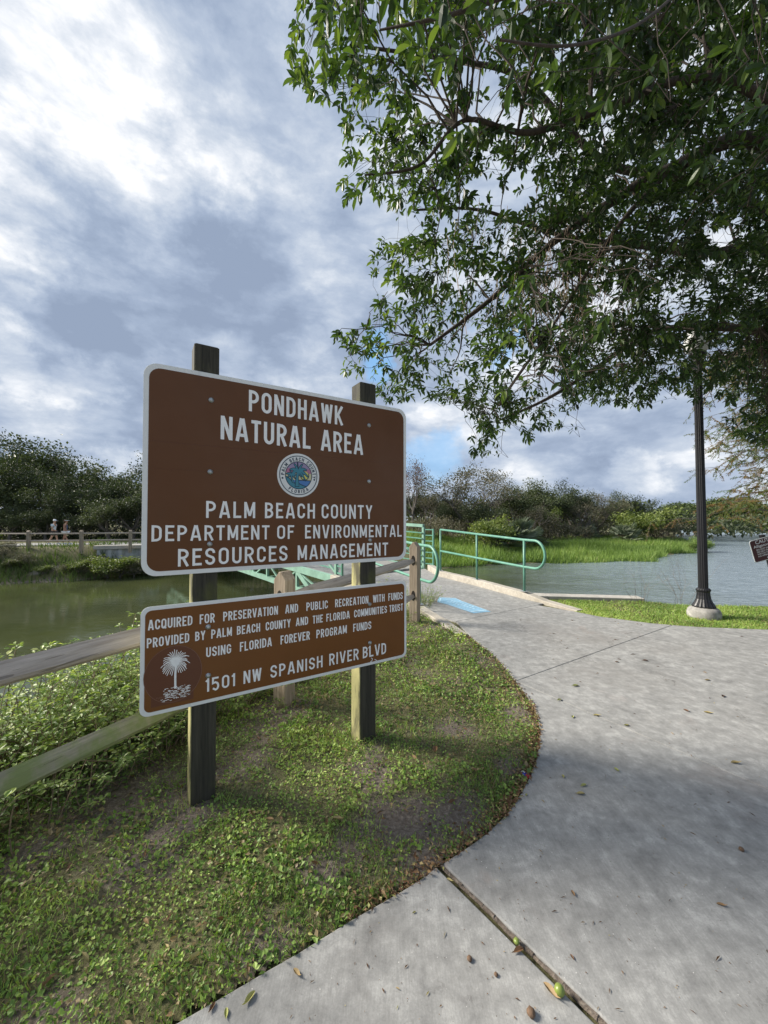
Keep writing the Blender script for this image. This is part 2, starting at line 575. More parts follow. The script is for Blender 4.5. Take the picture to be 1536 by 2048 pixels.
def concrete(name, a, b, stain=0.3, warm=(.30, .26, .235), rough=0.9):
    m, k, p, out = material(name)
    o = k.n('ShaderNodeTexCoord').outputs['Object']
    n1 = k.noise(o, 0.55, 5, 0.6, 0.3)
    n2 = k.noise(o, 11.0, 7, 0.72, 0.2)
    n3 = k.noise(o, 140.0, 3, 0.6)
    n4 = k.noise(o, 3.4, 6, 0.65, 0.5)
    t = k.math('ADD', k.math('MULTIPLY', n2, 0.55), k.math('ADD', k.math('MULTIPLY', n4, 0.3), k.math('MULTIPLY', n3, 0.15)))
    c = k.ramp(t, [(0.36, a), (0.52, tuple((x + y) / 2 for x, y in zip(a, b))), (0.62, b)])
    c = k.mix(k.maprange(n1, 0.48, 0.70, 0, stain), c, warm)
    d = k.noise(k.vmath('ADD', o, (9, 4, 0)), 1.7, 6, 0.7, 0.4)
    c = k.mix(k.maprange(d, 0.54, 0.72, 0, 0.42), c, tuple(x * 0.62 for x in a))
    br = k.noise(k.vmath('MULTIPLY', o, (9.0, .7, 1)), 16, 3, 0.6, 0.1)
    c = k.mix(k.maprange(br, .42, .62, 0, .16), c, tuple(x * .72 for x in a))
    vc = k.n('ShaderNodeTexVoronoi', feature='DISTANCE_TO_EDGE'); vc.inputs['Scale'].default_value = .55
    k.link(k.vmath('ADD', o, k.scale(k.vmath('SUBTRACT', k.noise(o, 2.5, 6, .65, 0, out=1), (.5, .5, .5)), .5)), vc.inputs['Vector'])
    hair = k.math('MULTIPLY', k.math('LESS_THAN', vc.outputs['Distance'], .0022), k.maprange(n1, .50, .56, 0, .55))
    c = k.mix(hair, c, (.08, .075, .07))
    rust = k.noise(k.vmath('ADD', o, (2, 11, 0)), 1.1, 6, .7, .6)
    c = k.mix(k.maprange(rust, .57, .74, 0, .35), c, (.27, .205, .175))
    # pale aggregate flecks and small dark specks
    vor = k.n('ShaderNodeTexVoronoi'); vor.inputs['Scale'].default_value = 60
    k.link(o, vor.inputs['Vector'])
    sp = k.math('LESS_THAN', vor.outputs['Distance'], 0.11)
    rnd = k.n('ShaderNodeSeparateColor'); k.link(vor.outputs['Color'], rnd.inputs[0])
    c = k.mix(k.math('MULTIPLY', sp, k.math('GREATER_THAN', rnd.outputs[0], 0.93)), c, (.10, .085, .07))
    c = k.mix(k.math('MULTIPLY', sp, k.math('LESS_THAN', rnd.outputs[1], 0.07)), c, (.62, .60, .57))
    k.link(c, p.inputs['Base Color'])
    p.inputs['Roughness'].default_value = rough
    p.inputs['Specular IOR Level'].default_value = 0.3
    bump(k, p, k.math('ADD', n2, k.math('MULTIPLY', n3, 0.7)), 0.25, 0.004)
    return m


M_conc = concrete('path_concrete', (.185, .184, .178), (.42, .417, .40), 0.45, (.25, .235, .215))
M_kerb = concrete('kerb_concrete', (.33, .30, .25), (.56, .52, .45), 0.5, (.28, .25, .18))
M_cap = concrete('seawall_concrete', (.38, .36, .32), (.60, .57, .52), 0.4, (.3, .28, .23))

M_green = simple('green_painted_steel', (.115, .290, .215), 0.42, 0.2, 9, 0, .15)
M_truss = simple('pale_green_truss_paint', (.23, .40, .31), 0.5, 0.18, 3)
M_galv = simple('galvanised_bolt', (.42, .44, .44), 0.4, 0.2, 30, 0.7)
M_black = simple('black_painted_metal', (.010, .010, .012), 0.42, 0.25, 20, 0.0, 0.15)
M_alu = simple('sign_back', (.45, .46, .46), 0.45, 0.1, 8, 0.6)
M_glass = simple('lamp_globe', (.72, .72, .70), 0.3, 0.05, 4)


def signmat(name, col, rough=0.38, dirt=0.06, grime=1.0):
    m, k, p, out = material(name)
    o = k.n('ShaderNodeTexCoord').outputs['Object']
    n = k.noise(o, 5, 5, 0.6); n2 = k.noise(o, 90, 4, 0.6)
    c = k.mix(k.maprange(n, 0.4, 0.75, 0, 0.25), col, tuple(x * 0.78 for x in col))
    c = k.mix(k.maprange(n2, 0.68, 0.74, 0, dirt * 4), c, tuple(x * 0.5 + 0.08 for x in col))
    drip = k.noise(k.vmath('MULTIPLY', o, (1, 1, .06)), 34, 4, 0.6, 0.3)
    c = k.mix(k.math('MULTIPLY', k.maprange(drip, .52, .75, 0, .35 * grime), k.maprange(n, .35, .6)), c, tuple(x * .62 + .012 for x in col))
    film = k.noise(o, 1.3, 4, 0.6)
    c = k.mix(k.maprange(film, .45, .75, 0, .10 * grime), c, (.36, .33, .29))
    k.link(c, p.inputs['Base Color'])
    k.link(k.math('ADD', k.math('MULTIPLY', n, 0.2), rough - 0.1), p.inputs['Roughness'])
    p.inputs['Specular IOR Level'].default_value = 0.32
    bump(k, p, n, 0.06, 0.02)
    return m


M_brown = signmat('brown_sign_sheeting', (.125, .047, .013), .40, .05, .35)
M_brown2 = signmat('orange_brown_sign_sheeting', (.180, .066, .012), .40, .05, .35)
M_white = signmat('white_sign_sheeting', (.80, .81, .78))
M_letter = signmat('white_lettering', (.90, .90, .87), 0.4, .03, .15)
M_redbrown = signmat('red_brown_decal', (.135, .048, .022), .42, .05, .35)
M_redring = signmat('decal_edge', (.22, .11, .07))
M_maroon = signmat('maroon_sign', (.085, .022, .022))


def flat(name, col, rough=0.5):
    m, k, p, out = material(name)
    n = k.noise(k.n('ShaderNodeTexCoord').outputs['Object'], 40, 3)
    k.link(k.mix(k.math('MULTIPLY', n, 0.25), col, tuple(c * 0.7 for c in col)), p.inputs['Base Color'])
    p.inputs['Roughness'].default_value = rough
    return m


M_navy = flat('seal_navy', (.012, .04, .07)); M_teal = flat('seal_teal', (.055, .25, .33)); M_seablue = flat('seal_sea', (.08, .22, .50))
M_lilac = flat('seal_lilac', (.33, .27, .42)); M_pink = flat('seal_pink', (.45, .18, .28)); M_cream = flat('seal_cream', (.62, .58, .34)); M_sunyel = flat('seal_sun', (.66, .66, .16))

# painted blue arrow
m, k, p, out = material('blue_path_paint')
o = k.n('ShaderNodeTexCoord').outputs['Object']
n = k.noise(o, 16, 6, 0.7)
k.link(k.ramp(n, [(.34, (.28, .31, .32)), (.46, (.20, .39, .54)), (.7, (.30, .52, .70))]), p.inputs['Base Color'])
p.inputs['Roughness'].default_value = 0.7
M_blue = m
M_paleblue = simple('pale_blue_paint', (.42, .62, .74), 0.7, 0.2, 25)

# soil and turf base of the land
m, k, p, out = material('soil_and_turf')
o = k.n('ShaderNodeTexCoord').outputs['Object']
kind = k.n('ShaderNodeAttribute', attribute_name='tint').outputs['Fac']      # 0 soil, .5 turf, 1 sand
n = k.noise(o, 3.0, 8, 0.7, 0.3); n2 = k.noise(o, 45.0, 6, 0.7, 0.4)
soil = k.ramp(n2, [(.3, (.10, .078, .062)), (.52, (.20, .165, .135)), (.7, (.34, .29, .24))])
turf = k.ramp(n2, [(.3, (.075, .072, .035)), (.55, (.15, .145, .07)), (.75, (.24, .225, .12))])
sand = k.ramp(n2, [(.3, (.26, .23, .20)), (.7, (.48, .44, .39))])
c = k.mix(k.maprange(k.math('ADD', kind, k.math('MULTIPLY', k.math('SUBTRACT', n, .5), .5)), .15, .42), soil, turf)
c = k.mix(k.maprange(kind, .7, .95), c, sand)
k.link(c, p.inputs['Base Color'])
p.inputs['Roughness'].default_value = 0.95
p.inputs['Specular IOR Level'].default_value = 0.2
bump(k, p, k.math('ADD', n, n2), 0.8, 0.03)
M_soil = m

# water
m, k, p, out = material('lake_water')
o = k.n('ShaderNodeTexCoord').outputs['Object']
wv = k.vmath('MULTIPLY', o, (1.0, 2.4, 1))
n = k.noise(wv, 1.9, 5, 0.6, 0.5); n2 = k.noise(wv, 0.35, 3, 0.5, 0.2)
sepw = k.n('ShaderNodeSeparateXYZ'); k.link(o, sepw.inputs[0])
open_ = k.maprange(k.math('ADD', sepw.outputs[0], k.math('MULTIPLY', k.math('SUBTRACT', n2, .5), 8)), 2.0, 20.0, 0.06, 1.0)   # calm channel; breeze and painted sky sheen on the lake
murk = k.ramp(k.noise(o, 0.25, 4, 0.6), [(.3, (.032, .040, .009)), (.7, (.060, .068, .015))])
k.link(k.mix(open_, murk, k.ramp(n, [(.35, (.13, .17, .19)), (.65, (.25, .305, .335))])), p.inputs['Base Color'])  # open water carries the sky's pale reflection in its base colour
k.link(k.math('ADD', k.math('MULTIPLY', open_, k.maprange(sepw.outputs[1], 40.0, 110.0, .12, .42)), .03), p.inputs['Roughness'])
p.inputs['IOR'].default_value = 1.36
b = k.n('ShaderNodeBump')
b.inputs['Distance'].default_value = 0.065
farw = k.maprange(sepw.outputs[1], 50.0, 120.0, 0.0, 1.0)
k.link(k.math('MULTIPLY', open_, k.math('SUBTRACT', 1.0, k.math('MULTIPLY', farw, .9))), b.inputs['Strength'])
k.link(k.math('ADD', n, k.math('MULTIPLY', n2, 1.2)), b.inputs['Height'])
k.link(b.outputs[0], p.inputs['Normal'])
M_water = m
#@@PART2
# ------------------------------------------------------------------ land, water
ZW = -1.75
LIP = [(-14, -20), (-6, -5), (-4.0, -0.4), (-2.55, 2.2), (-1.75, 3.9), (-.75, 6.2), (-.5, 7.4), (-.9, 8.6), (.6, 9.4), (3.1, 8.75), (3.6, 8.25), (5.4, 8.15), (5.8, 7.55),
       (8, 7.35), (14, 7.2), (30, 4), (60, -20), (80, -90), (-50, -90)]
SHORE = [(-400, -60), (-60, 6), (-34, 16), (-20.3, 21.1), (-17.8, 21.8), (-15.6, 24.8), (-12, 26.2), (-6, 27), (0, 27.3), (4, 27.3), (9.8, 30.4), (15.1, 31.4),
         (22.3, 32.7), (28.0, 38), (32.6, 41.0), (35, 44), (39, 50), (44, 56), (54, 70), (75, 98), (103, 134), (150, 165), (900, 200), (900, 1600), (-1600, 1600), (-1600, -60)]
FAR2 = [(60, 176), (140, 174), (260, 160), (500, 60), (600, -400), (1600, -400), (1600, 1600), (60, 1600)]


def land_h(x, y):
    dn = sdist(x, y, LIP)
    hn = np.where(dn > 0, -0.012, -0.012 + dn * 0.85)
    hn = np.maximum(hn, ZW - 1.2)
    ds = sdist(x, y, SHORE)
    slope = np.interp(x, [-22, -3, 4, 12], [0.62, 0.5, 0.12, 0.035])
    top = np.interp(x, [-16, 0, 10], [0.0, -0.2, -0.55])
    hs = np.where(ds > 0, np.minimum(ZW + 0.02 + ds * slope, top), ZW + ds * 0.35)
    dl = sdist(x, y, FAR2)
    hl = np.where(dl > 0, np.minimum(ZW + dl * 0.3, -0.8), ZW + dl * 0.3)
    h = np.maximum(np.maximum(hn, hs), np.maximum(hl, ZW - 1.4))
    return h, dn, ds


def spaced(a, b, n, k):
    t = np.linspace(-1, 1, n)
    s = np.sinh(t * k) / math.sinh(k)
    return np.where(s < 0, -s * a, s * b)


gx = spaced(-1500, 1500, 300, 6.2)
gy = spaced(-600, 1600, 320, 6.2) + 2.0
GX, GY = np.meshgrid(gx, gy)
H, DN, DS = land_h(GX, GY)
amp = np.where(DN > 0.3, 0.006, np.where(DS > 1.0, 0.10, 0.05))
H = H + (vnoise(GX, GY, 1.3, 2) - .5) * amp * 2 + (vnoise(GX, GY, .35, 5) - .5) * np.where(DS > 2, .25, 0)
nx, ny = len(gx), len(gy)
V = np.stack([GX.ravel(), GY.ravel(), H.ravel()], 1)
ii = (np.arange(ny - 1)[:, None] * nx + np.arange(nx - 1)[None]).ravel()
Fc = np.stack([ii, ii + 1, ii + nx + 1, ii + nx], 1)
kind_t = np.where(DN > -0.2, 0.42, np.where(DS > 0, 0.40, 0.1))
kind_t = np.where((DS > 0.6) & (DS < 1.9) & (GX < -10) & (GX > -24), 0.40 + 0.6 * np.clip((vnoise(GX, GY, .55, 9) - .35) * 3, 0, 1), kind_t)
me = np_mesh('ground', V, Fc, kind_t.ravel(), M_soil, True)
link_mesh('ground', me, kind='structure', label='bare soil and low turf running from the path down to the lake banks')

me = np_mesh('lake', np.array([(-1500, -600, ZW), (1500, -600, ZW), (1500, 1600, ZW), (-1500, 1600, ZW)], float), np.array([[0, 1, 2, 3]]), None, M_water)
link_mesh('lake', me, kind='structure', label='olive green channel opening into a pale rippled lake')

# ------------------------------------------------------------------ concrete path
ZC = 0.015
EDGE_PX = [(345, 2048), (450, 1988), (530, 1941), (600, 1901), (700, 1839), (769, 1800), (815, 1773), (852, 1749), (883, 1727), (915, 1706), (945, 1686), (978, 1661), (1007, 1633), (1028, 1607),
           (1045, 1578), (1061, 1548), (1072, 1516), (1078, 1488), (1079, 1462), (1075, 1435), (1066, 1410), (1050, 1386), (1031, 1362), (1011, 1336), (990, 1312), (966, 1292), (940, 1271)]
EDGE = [gnd(x, y, ZC) for x, y in EDGE_PX]
E2 = [(p.x, p.y) for p in EDGE]
iJ1, iJ2 = 8, 22
j1a, j1b = Vector(E2[iJ1]), Vector(gnd(1215, 2048, ZC)[:2])
dj1 = (j1b - j1a).normalized(); nj1 = Vector((-dj1.y, dj1.x))     # nj1 points to slab B
j2a, j2b = Vector(E2[iJ2]), Vector(gnd(1536, 1578, ZC)[:2]); dj2 = (j2b - j2a).normalized()
j3b = Vector(gnd(1345, 1250, ZC)[:2])
j4a, j4b = Vector(gnd(912, 1243, ZC)[:2]), Vector(gnd(1075, 1210, ZC)[:2])
LK = [(1.245, 5.72), (1.08, 6.28), (.86, 6.85), (.70, 7.2), (.30, 8.15), (-.20, 9.35), (-1.02, 10.25), (-1.36, 10.95)]
RK = [(3.58, 7.18), (3.22, 7.80), (2.98, 8.26), (2.34, 9.93), (1.62, 11.60), (1.50, 13.28)]
far_edge = [tuple(gnd(x, y, ZC)[:2]) for x, y in [(1150, 1223), (1200, 1233), (1300, 1246)]]
A = [(-7.0, -2.3)] + E2[:iJ1] + [tuple(j1a - dj1 * 0.0 + Vector((-.025, -.010))), tuple(j1a + dj1 * 7.5)] + [(-7.0, -5)]
B = E2[iJ1:iJ2 + 1] + [tuple(j2a + dj2 * 9.0), tuple(j1a + dj1 * 7.5)]
Cc = [tuple(j2a), tuple(j3b), (5.0, 6.09), (5.93, 5.95), (9, 5.65), (16, 5.1), (16, -6), tuple(j2a + dj2 * 9.0)]
D = E2[iJ2:] + [tuple(j4a), tuple(j4b)] + far_edge + [tuple(j3b)]
E = [tuple(j4a)] + LK[2:] + [(1.42, 13.36)] + RK[::-1][1:-1] + [tuple(j4b)]


def inset(poly, d):
    pts = [Vector(p[:2]) for p in poly]
    area = sum(pts[i - 1].x * pts[i].y - pts[i].x * pts[i - 1].y for i in range(len(pts)))
    if area < 0: pts = pts[::-1]
    out = []
    n = len(pts)
    for i in range(n):
        a, b, c = pts[i - 1], pts[i], pts[(i + 1) % n]
        e1, e2 = (b - a).normalized(), (c - b).normalized()
        n1, n2 = Vector((-e1.y, e1.x)), Vector((-e2.y, e2.x))
        m = (n1 + n2)
        m = m / max(m.dot(n1), 0.4) if m.length > 1e-6 else n1
        out.append(b + m * d)
    return [tuple(p) for p in out]


path = empty('concrete_path', (0, 0, 0), kind='structure', label='grey concrete path curving round the grass toward the footbridge')


def slab(poly, d=0.003, z0=-0.12, z1=ZC, name='slab'):
    mb = MB(); mb.prism(inset(poly, d), z0, z1)
    o = mb.build(name, M_conc, path)
    return bevelled(o, 0.006, 2, 50)


# the wide joint: move both slabs back from it
A2 = list(A); A2[len(E2[:iJ1]) + 1] = tuple(Vector(A2[len(E2[:iJ1]) + 1]) - nj1 * 0.005); A2[len(E2[:iJ1]) + 2] = tuple(Vector(A2[len(E2[:iJ1]) + 2]) - nj1 * 0.006)
B2 = list(B); B2[0] = tuple(Vector(B2[0]) + nj1 * 0.004); B2[-1] = tuple(Vector(B2[-1]) + nj1 * 0.006)
slab(A2); slab(B2); slab(Cc, 0.0035); slab(D, 0.0035)
slab(E, 0.0035, -2.6)
mb = MB()
for i in range(60):
    p = j1a + dj1 * (i * 0.06) + nj1 * random.uniform(-.004, .004)
    q = j1a + dj1 * (i * 0.06 + 0.07)
    mb.tube([(p.x, p.y, 0.0), (q.x, q.y, 0.002 + random.uniform(-.003, .004))], [random.uniform(.007, .011), random.uniform(.007, .011)], 6, tint=0.0)
mb.build('joint_soil', M_soil, path)

# kerbs
def sweep_kerb(name, pts, hts, w, mat, side=1, label=None, z0=-0.1):
    mb = MB(); n = len(pts)
    rows = []
    for i in range(n):
        a, b = Vector(pts[max(i - 1, 0)]), Vector(pts[min(i + 1, n - 1)])
        t = (b - a).normalized(); nn = Vector((-t.y, t.x)) * side
        p = Vector(pts[i])
        h = ZC + hts[i]
        rows.append([(p.x, p.y, z0), (p.x, p.y, h - .012), (p.x + nn.x * .014, p.y + nn.y * .014, h), (p.x + nn.x * (w - .014), p.y + nn.y * (w - .014), h),
                     (p.x + nn.x * w, p.y + nn.y * w, h - .012), (p.x + nn.x * w, p.y + nn.y * w, z0)])
    vs = [v for r in rows for v in r]
    fs = []
    for i in range(n - 1):
        for k in range(6):
            k2 = (k + 1) % 6
            fs.append((i * 6 + k, i * 6 + k2, (i + 1) * 6 + k2, (i + 1) * 6 + k) if side < 0 else (i * 6 + k, (i + 1) * 6 + k, (i + 1) * 6 + k2, i * 6 + k2))
    fs.append(tuple(range(6))); fs.append(tuple((n - 1) * 6 + k for k in range(5, -1, -1)))
    mb.add(vs, fs)
    o = mb.build(name, mat, None, kind='structure', label=label)
    bm = bmesh.new(); bm.from_mesh(o.data); bmesh.ops.recalc_face_normals(bm, faces=bm.faces); bm.to_mesh(o.data); bm.free()
    return o


sweep_kerb('kerb', LK, [.004, .035, .075, .12, .135, .14, .14, .14], .17, M_kerb, 1, 'pale concrete kerb sloping down to the grass beside the fence post')
sweep_kerb('kerb', RK, [.004, .05, .13, .15, .15, .15], .20, M_kerb, -1, 'long pale concrete kerb carrying the right green handrail', -2.6)
mb = MB()
a_, b_ = Vector((3.30, 8.42)), Vector(at(1286, 1199, 8.1)[:2])
dd = (b_ - a_).normalized(); nn = Vector((-dd.y, dd.x))
mb.prism([tuple(a_), tuple(b_), tuple(b_ + nn * .28), tuple(a_ + nn * .28)], -2.6, -.02)
w = mb.build('seawall', M_kerb, None, kind='structure', label='low concrete seawall with pale cap at the water edge beyond the grass')
mb = MB(); mb.prism(inset([tuple(a_), tuple(b_), tuple(b_ + nn * .28), tuple(a_ + nn * .28)], -.025), -.02, .055)
bevelled(mb.build('cap', M_cap, w), .01)

# blue arrow on the path
arrow = [(877.6, 1194.5), (911.5, 1196), (922, 1201), (981.8, 1223), (946.7, 1226.5), (894.6, 1209), (874.3, 1204)]
AP = [gnd(x, y, ZC + .004) for x, y in arrow]
c_ = sum((Vector(p) for p in AP), Vector()) / len(AP)
mb = MB()
ctr = [(p - c_) for p in AP]
mb.add(list(ctr), [tuple(range(len(ctr)))])
ar = mb.build('path_arrow', M_blue, None, label='faded blue arrow painted on the path pointing to the footbridge', cat='marking')
ar.location = c_
mb = MB()
ring = [p * .90 for p in ctr]; ring2 = [p * .84 for p in ctr]
vs = [p + Vector((0, 0, .004)) for p in ring + ring2]; n = len(ctr)
mb.add(vs, [(i, (i + 1) % n, n + (i + 1) % n, n + i) for i in range(n)])
ax = (ctr[3] + ctr[4] - ctr[0] - ctr[6]).normalized(); ay = Vector((-ax.y, ax.x, 0))
for r_, (s0, s1) in enumerate([(-.42, .42), (-.25, .5)]):
    s = s0
    while s < s1:
        wdt = random.uniform(.03, .06)
        pp = ax * s + ay * (.055 - r_ * .11)
        mb.add([pp + Vector((0, 0, .004)), pp + ax * wdt + Vector((0, 0, .004)), pp + ax * wdt + ay * .05 + Vector((0, 0, .004)), pp + ay * .05 + Vector((0, 0, .004))], [(0, 1, 2, 3)])
        s += wdt + random.uniform(.02, .05)
mb.build('worn_marking', M_paleblue, ar)

# ------------------------------------------------------------------ stroke lettering (highway style capitals)
def arc(cx, cy, rx, ry, a0, a1, n=7):
    return [(cx + rx * math.cos(R(a0 + (a1 - a0) * i / n)), cy + ry * math.sin(R(a0 + (a1 - a0) * i / n))) for i in range(n + 1)]


HW = .078


def glyph(ch):
    """-> width, list of (points, closed); cap height 1; centre lines"""
    a, b = HW, 1 - HW
    W_ = {'I': .156, 'M': .64, 'W': .74, 'A': .60, 'E': .46, 'F': .44, 'L': .44, 'T': .48, '1': .24, 'Y': .56, 'V': .58, 'K': .54, 'Q': .54, 'O': .54, 'N': .54, '5': .5, '0': .52}.get(ch, .52)
    x0, x1 = HW, W_ - HW
    rx = (x1 - x0) / 2; cx = W_ / 2; ry = .2

    def bowl(top, bot, xr):
        r = min((top - bot) / 2, (xr - x0) * .62)
        return [(x0, top)] + arc(xr - r, top - r, r, r, 90, 0, 5) + arc(xr - r, bot + r, r, r, 0, -90, 5) + [(x0, bot)]
    oval = arc(cx, b - ry, rx, ry, 0, 180, 10) + arc(cx, a + ry, rx, ry, 180, 360, 10)
    G = {
        'A': [([(HW * .9, 0), (cx - .03, 1)], 0), ([(W_ - HW * .9, 0), (cx + .03, 1)], 0), ([(.14, .27), (W_ - .14, .27)], 0)],
        'B': [([(x0, 0), (x0, 1)], 0), (bowl(b, .52, x1 - .02), 0), (bowl(.52, a, x1), 0)],
        'C': [([(x1, .66)] + arc(cx, b - ry, rx, ry, 0, 180, 10) + arc(cx, a + ry, rx, ry, 180, 360, 10) + [(x1, .34)], 0)],
        'D': [([(x0, 0), (x0, 1)], 0), (bowl(b, a, x1), 0)],
        'E': [([(x0, 0), (x0, 1)], 0), ([(x0, b), (W_, b)], 0), ([(x0, .52), (W_ - .06, .52)], 0), ([(x0, a), (W_, a)], 0)],
        'F': [([(x0, 0), (x0, 1)], 0), ([(x0, b), (W_, b)], 0), ([(x0, .52), (W_ - .06, .52)], 0)],
        'G': [([(x1, .68)] + arc(cx, b - ry, rx, ry, 0, 180, 10) + arc(cx, a + ry, rx, ry, 180, 360, 10) + [(x1, .46), (cx, .46)], 0)],
        'H': [([(x0, 0), (x0, 1)], 0), ([(x1, 0), (x1, 1)], 0), ([(x0, .52), (x1, .52)], 0)],
        'I': [([(W_ / 2, 0), (W_ / 2, 1)], 0)],
        'K': [([(x0, 0), (x0, 1)], 0), ([(x1 + .02, 1), (x0 + .04, .38)], 0), ([(x0 + .14, .54), (x1 + .03, 0)], 0)],
        'L': [([(x0, 1), (x0, 0)], 0), ([(x0, a), (W_, a)], 0)],
        'M': [([(x0, 0), (x0, 1)], 0), ([(x1, 0), (x1, 1)], 0), ([(x0 + .01, .97), (cx, .14)], 0), ([(x1 - .01, .97), (cx, .14)], 0)],
        'N': [([(x0, 0), (x0, 1)], 0), ([(x1, 0), (x1, 1)], 0), ([(x0 + .01, .98), (x1 - .01, .02)], 0)],
        'O': [(oval, 1)], '0': [(oval, 1)],
        'P': [([(x0, 0), (x0, 1)], 0), (bowl(b, .46, x1), 0)],
        'Q': [(oval, 1), ([(cx, .26), (x1 + .05, 0)], 0)],
        'R': [([(x0, 0), (x0, 1)], 0), (bowl(b, .48, x1), 0), ([(cx, .46), (x1 + .02, 0)], 0)],
        'S': [([(x1, .70)] + arc(cx, b - ry, rx, ry, 0, 180, 9) + [(x0, .68), (x0 + .05, .57), (x1 - .05, .43), (x1, .32)] + arc(cx, a + ry, rx, ry, 0, -180, 9) + [(x0, .30)], 0)],
        'T': [([(W_ / 2, 0), (W_ / 2, 1)], 0), ([(0, b), (W_, b)], 0)],
        'U': [([(x0, 1)] + arc(cx, a + ry, rx, ry, 180, 360, 10) + [(x1, 1)], 0)],
        'V': [([(HW * .9, 1), (cx - .02, 0)], 0), ([(W_ - HW * .9, 1), (cx + .02, 0)], 0)],
        'W': [([(HW * .9, 1), (W_ * .27, 0)], 0), ([(W_ * .27, 0), (cx, .96)], 0), ([(cx, .96), (W_ * .73, 0)], 0), ([(W_ * .73, 0), (W_ - HW * .9, 1)], 0)],
        'Y': [([(HW * .9, 1), (cx, .44)], 0), ([(W_ - HW * .9, 1), (cx, .44)], 0), ([(cx, .48), (cx, 0)], 0)],
        '1': [([(W_ - HW, 0), (W_ - HW, 1)], 0), ([(W_ - HW, .9), (0.02, .76)], 0)],
        '5': [([(x1 + .02, b), (x0, b), (x0, .55), (cx - .02, .60)] + arc(cx, a + .23, rx, .27, 80, -90, 8)[1:] + [(x0, .17)], 0)],
    }
    return W_, G[ch]


def stroke(mb, pts, closed, hw, place, dz):
    pts = [Vector(p) for p in pts]
    n = len(pts)
    L_, R_ = [], []
    for i, p in enumerate(pts):
        if closed:
            e1 = (p - pts[i - 1]); e2 = (pts[(i + 1) % n] - p)
        else:
            e1 = (p - pts[i - 1]) if i else (pts[1] - p); e2 = (pts[i + 1] - p) if i < n - 1 else e1
        if e1.length < 1e-7: e1 = e2
        if e2.length < 1e-7: e2 = e1
        e1 = e1.normalized(); e2 = e2.normalized()
        n1, n2 = Vector((-e1.y, e1.x)), Vector((-e2.y, e2.x))
        m = n1 + n2
        m = m / max(m.dot(n1), 0.5) if m.length > 1e-6 else n1
        L_.append(p + m * hw); R_.append(p - m * hw)
    vs = [place(p.x, p.y, dz) for p in L_ + R_]
    fs = []
    for i in range(n if closed else n - 1):
        j = (i + 1) % n
        fs.append((i, n + i, n + j, j))
    mb.add(vs, fs)


# ------------------------------------------------------------------ the brown entrance sign
SO = Vector((-1.364, 2.172, 0)); S2 = Vector((.176, 3.148, 0))
SU = (S2 - SO).normalized(); SN = Vector((SU.y, -SU.x, 0))     # SN faces the viewer
SRZ = math.atan2(SU.y, SU.x)


def uv(x, y, off=0.0):
    """pixel -> position in metres on the sign's plane (off = distance behind it)"""
    d = Vector(ray(x, y)); o = Vector((0, 0, CAM_Z)); p0 = SO - SN * off
    t = (p0 - o).dot(SN) / d.dot(SN)
    P = o + d * t
    return (P - p0).dot(SU), P.z


sign = empty('park_entrance_sign', SO, SRZ, label='large brown park entrance sign with two white-lettered boards on dark timber posts', cat='sign')


def rrect(u0, v0, u1, v1, r, n=6):
    return arc(u1 - r, v1 - r, r, r, 0, 90, n) + arc(u0 + r, v1 - r, r, r, 90, 180, n) + arc(u0 + r, v0 + r, r, r, 180, 270, n) + arc(u1 - r, v0 + r, r, r, 270, 360, n)


def plate(poly, y0, y1, name, mat, parent, **kw):
    """flat panel in the sign plane; y0 front, y1 back (local y)"""
    mb = MB(); n = len(poly)
    mb.add([(p[0], y0, p[1]) for p in poly] + [(p[0], y1, p[1]) for p in poly],
           [tuple(range(n)), tuple(range(2 * n - 1, n - 1, -1))] + [(i, n + i, n + (i + 1) % n, (i + 1) % n) for i in range(n)])
    return mb.build(name, mat, parent, **kw)


def text_line(parent, words_, L, Rr, name='lettering', mat=None, y=-.0085, hw=HW):
    """words_: (text, x0, x1); L, Rr: (x, top, bottom) in pixels"""
    q = 0
    for wd, xa, xb in words_:
        def tb(x):
            t = (x - L[0]) / (Rr[0] - L[0])
            return L[1] + (Rr[1] - L[1]) * t, L[2] + (Rr[2] - L[2]) * t
        ta, ba = tb(xa); t2, b2 = tb(xb)
        ua, va0 = uv(xa, ba); _, va1 = uv(xa, ta)
        ub, vb0 = uv(xb, b2); _, vb1 = uv(xb, t2)
        Hh = ((va1 - va0) + (vb1 - vb0)) / 2
        gap_ = .15
        nat = sum(glyph(c)[0] for c in wd) + gap_ * (len(wd) - 1)
        sx = (ub - ua) / nat
        x = 0.0
        for c in wd:
            w_, st = glyph(c)
            mb = MB()
            for pts, closed in st:
                def place(px_, py_, dz):
                    t = px_ / (ub - ua)
                    v0 = va0 + (vb0 - va0) * t
                    return (ua + px_, y - dz, v0 + py_)
                stroke(mb, [((x + p[0]) * sx, p[1] * Hh) for p in pts], closed, hw * .90 * Hh, place, (q % 5) * .00025)
                q += 1
            mb.build('letter', mat or M_letter, parent)
            x += w_ + gap_


def zc1(x, y): return (260 + x / 2.56, 660 + y / 2.56)
def zc2(x, y): return (260 + x / 2.56, 1120 + y / 2.56)


def line_from(parent, zc, ws, L, Rr):
    f = lambda x, a, b: (zc(x, a)[0], zc(x, a)[1], zc(x, b)[1])
    return text_line(parent, [(w_, zc(a, 0)[0], zc(b, 0)[0]) for w_, a, b in ws], f(*L), f(*Rr))


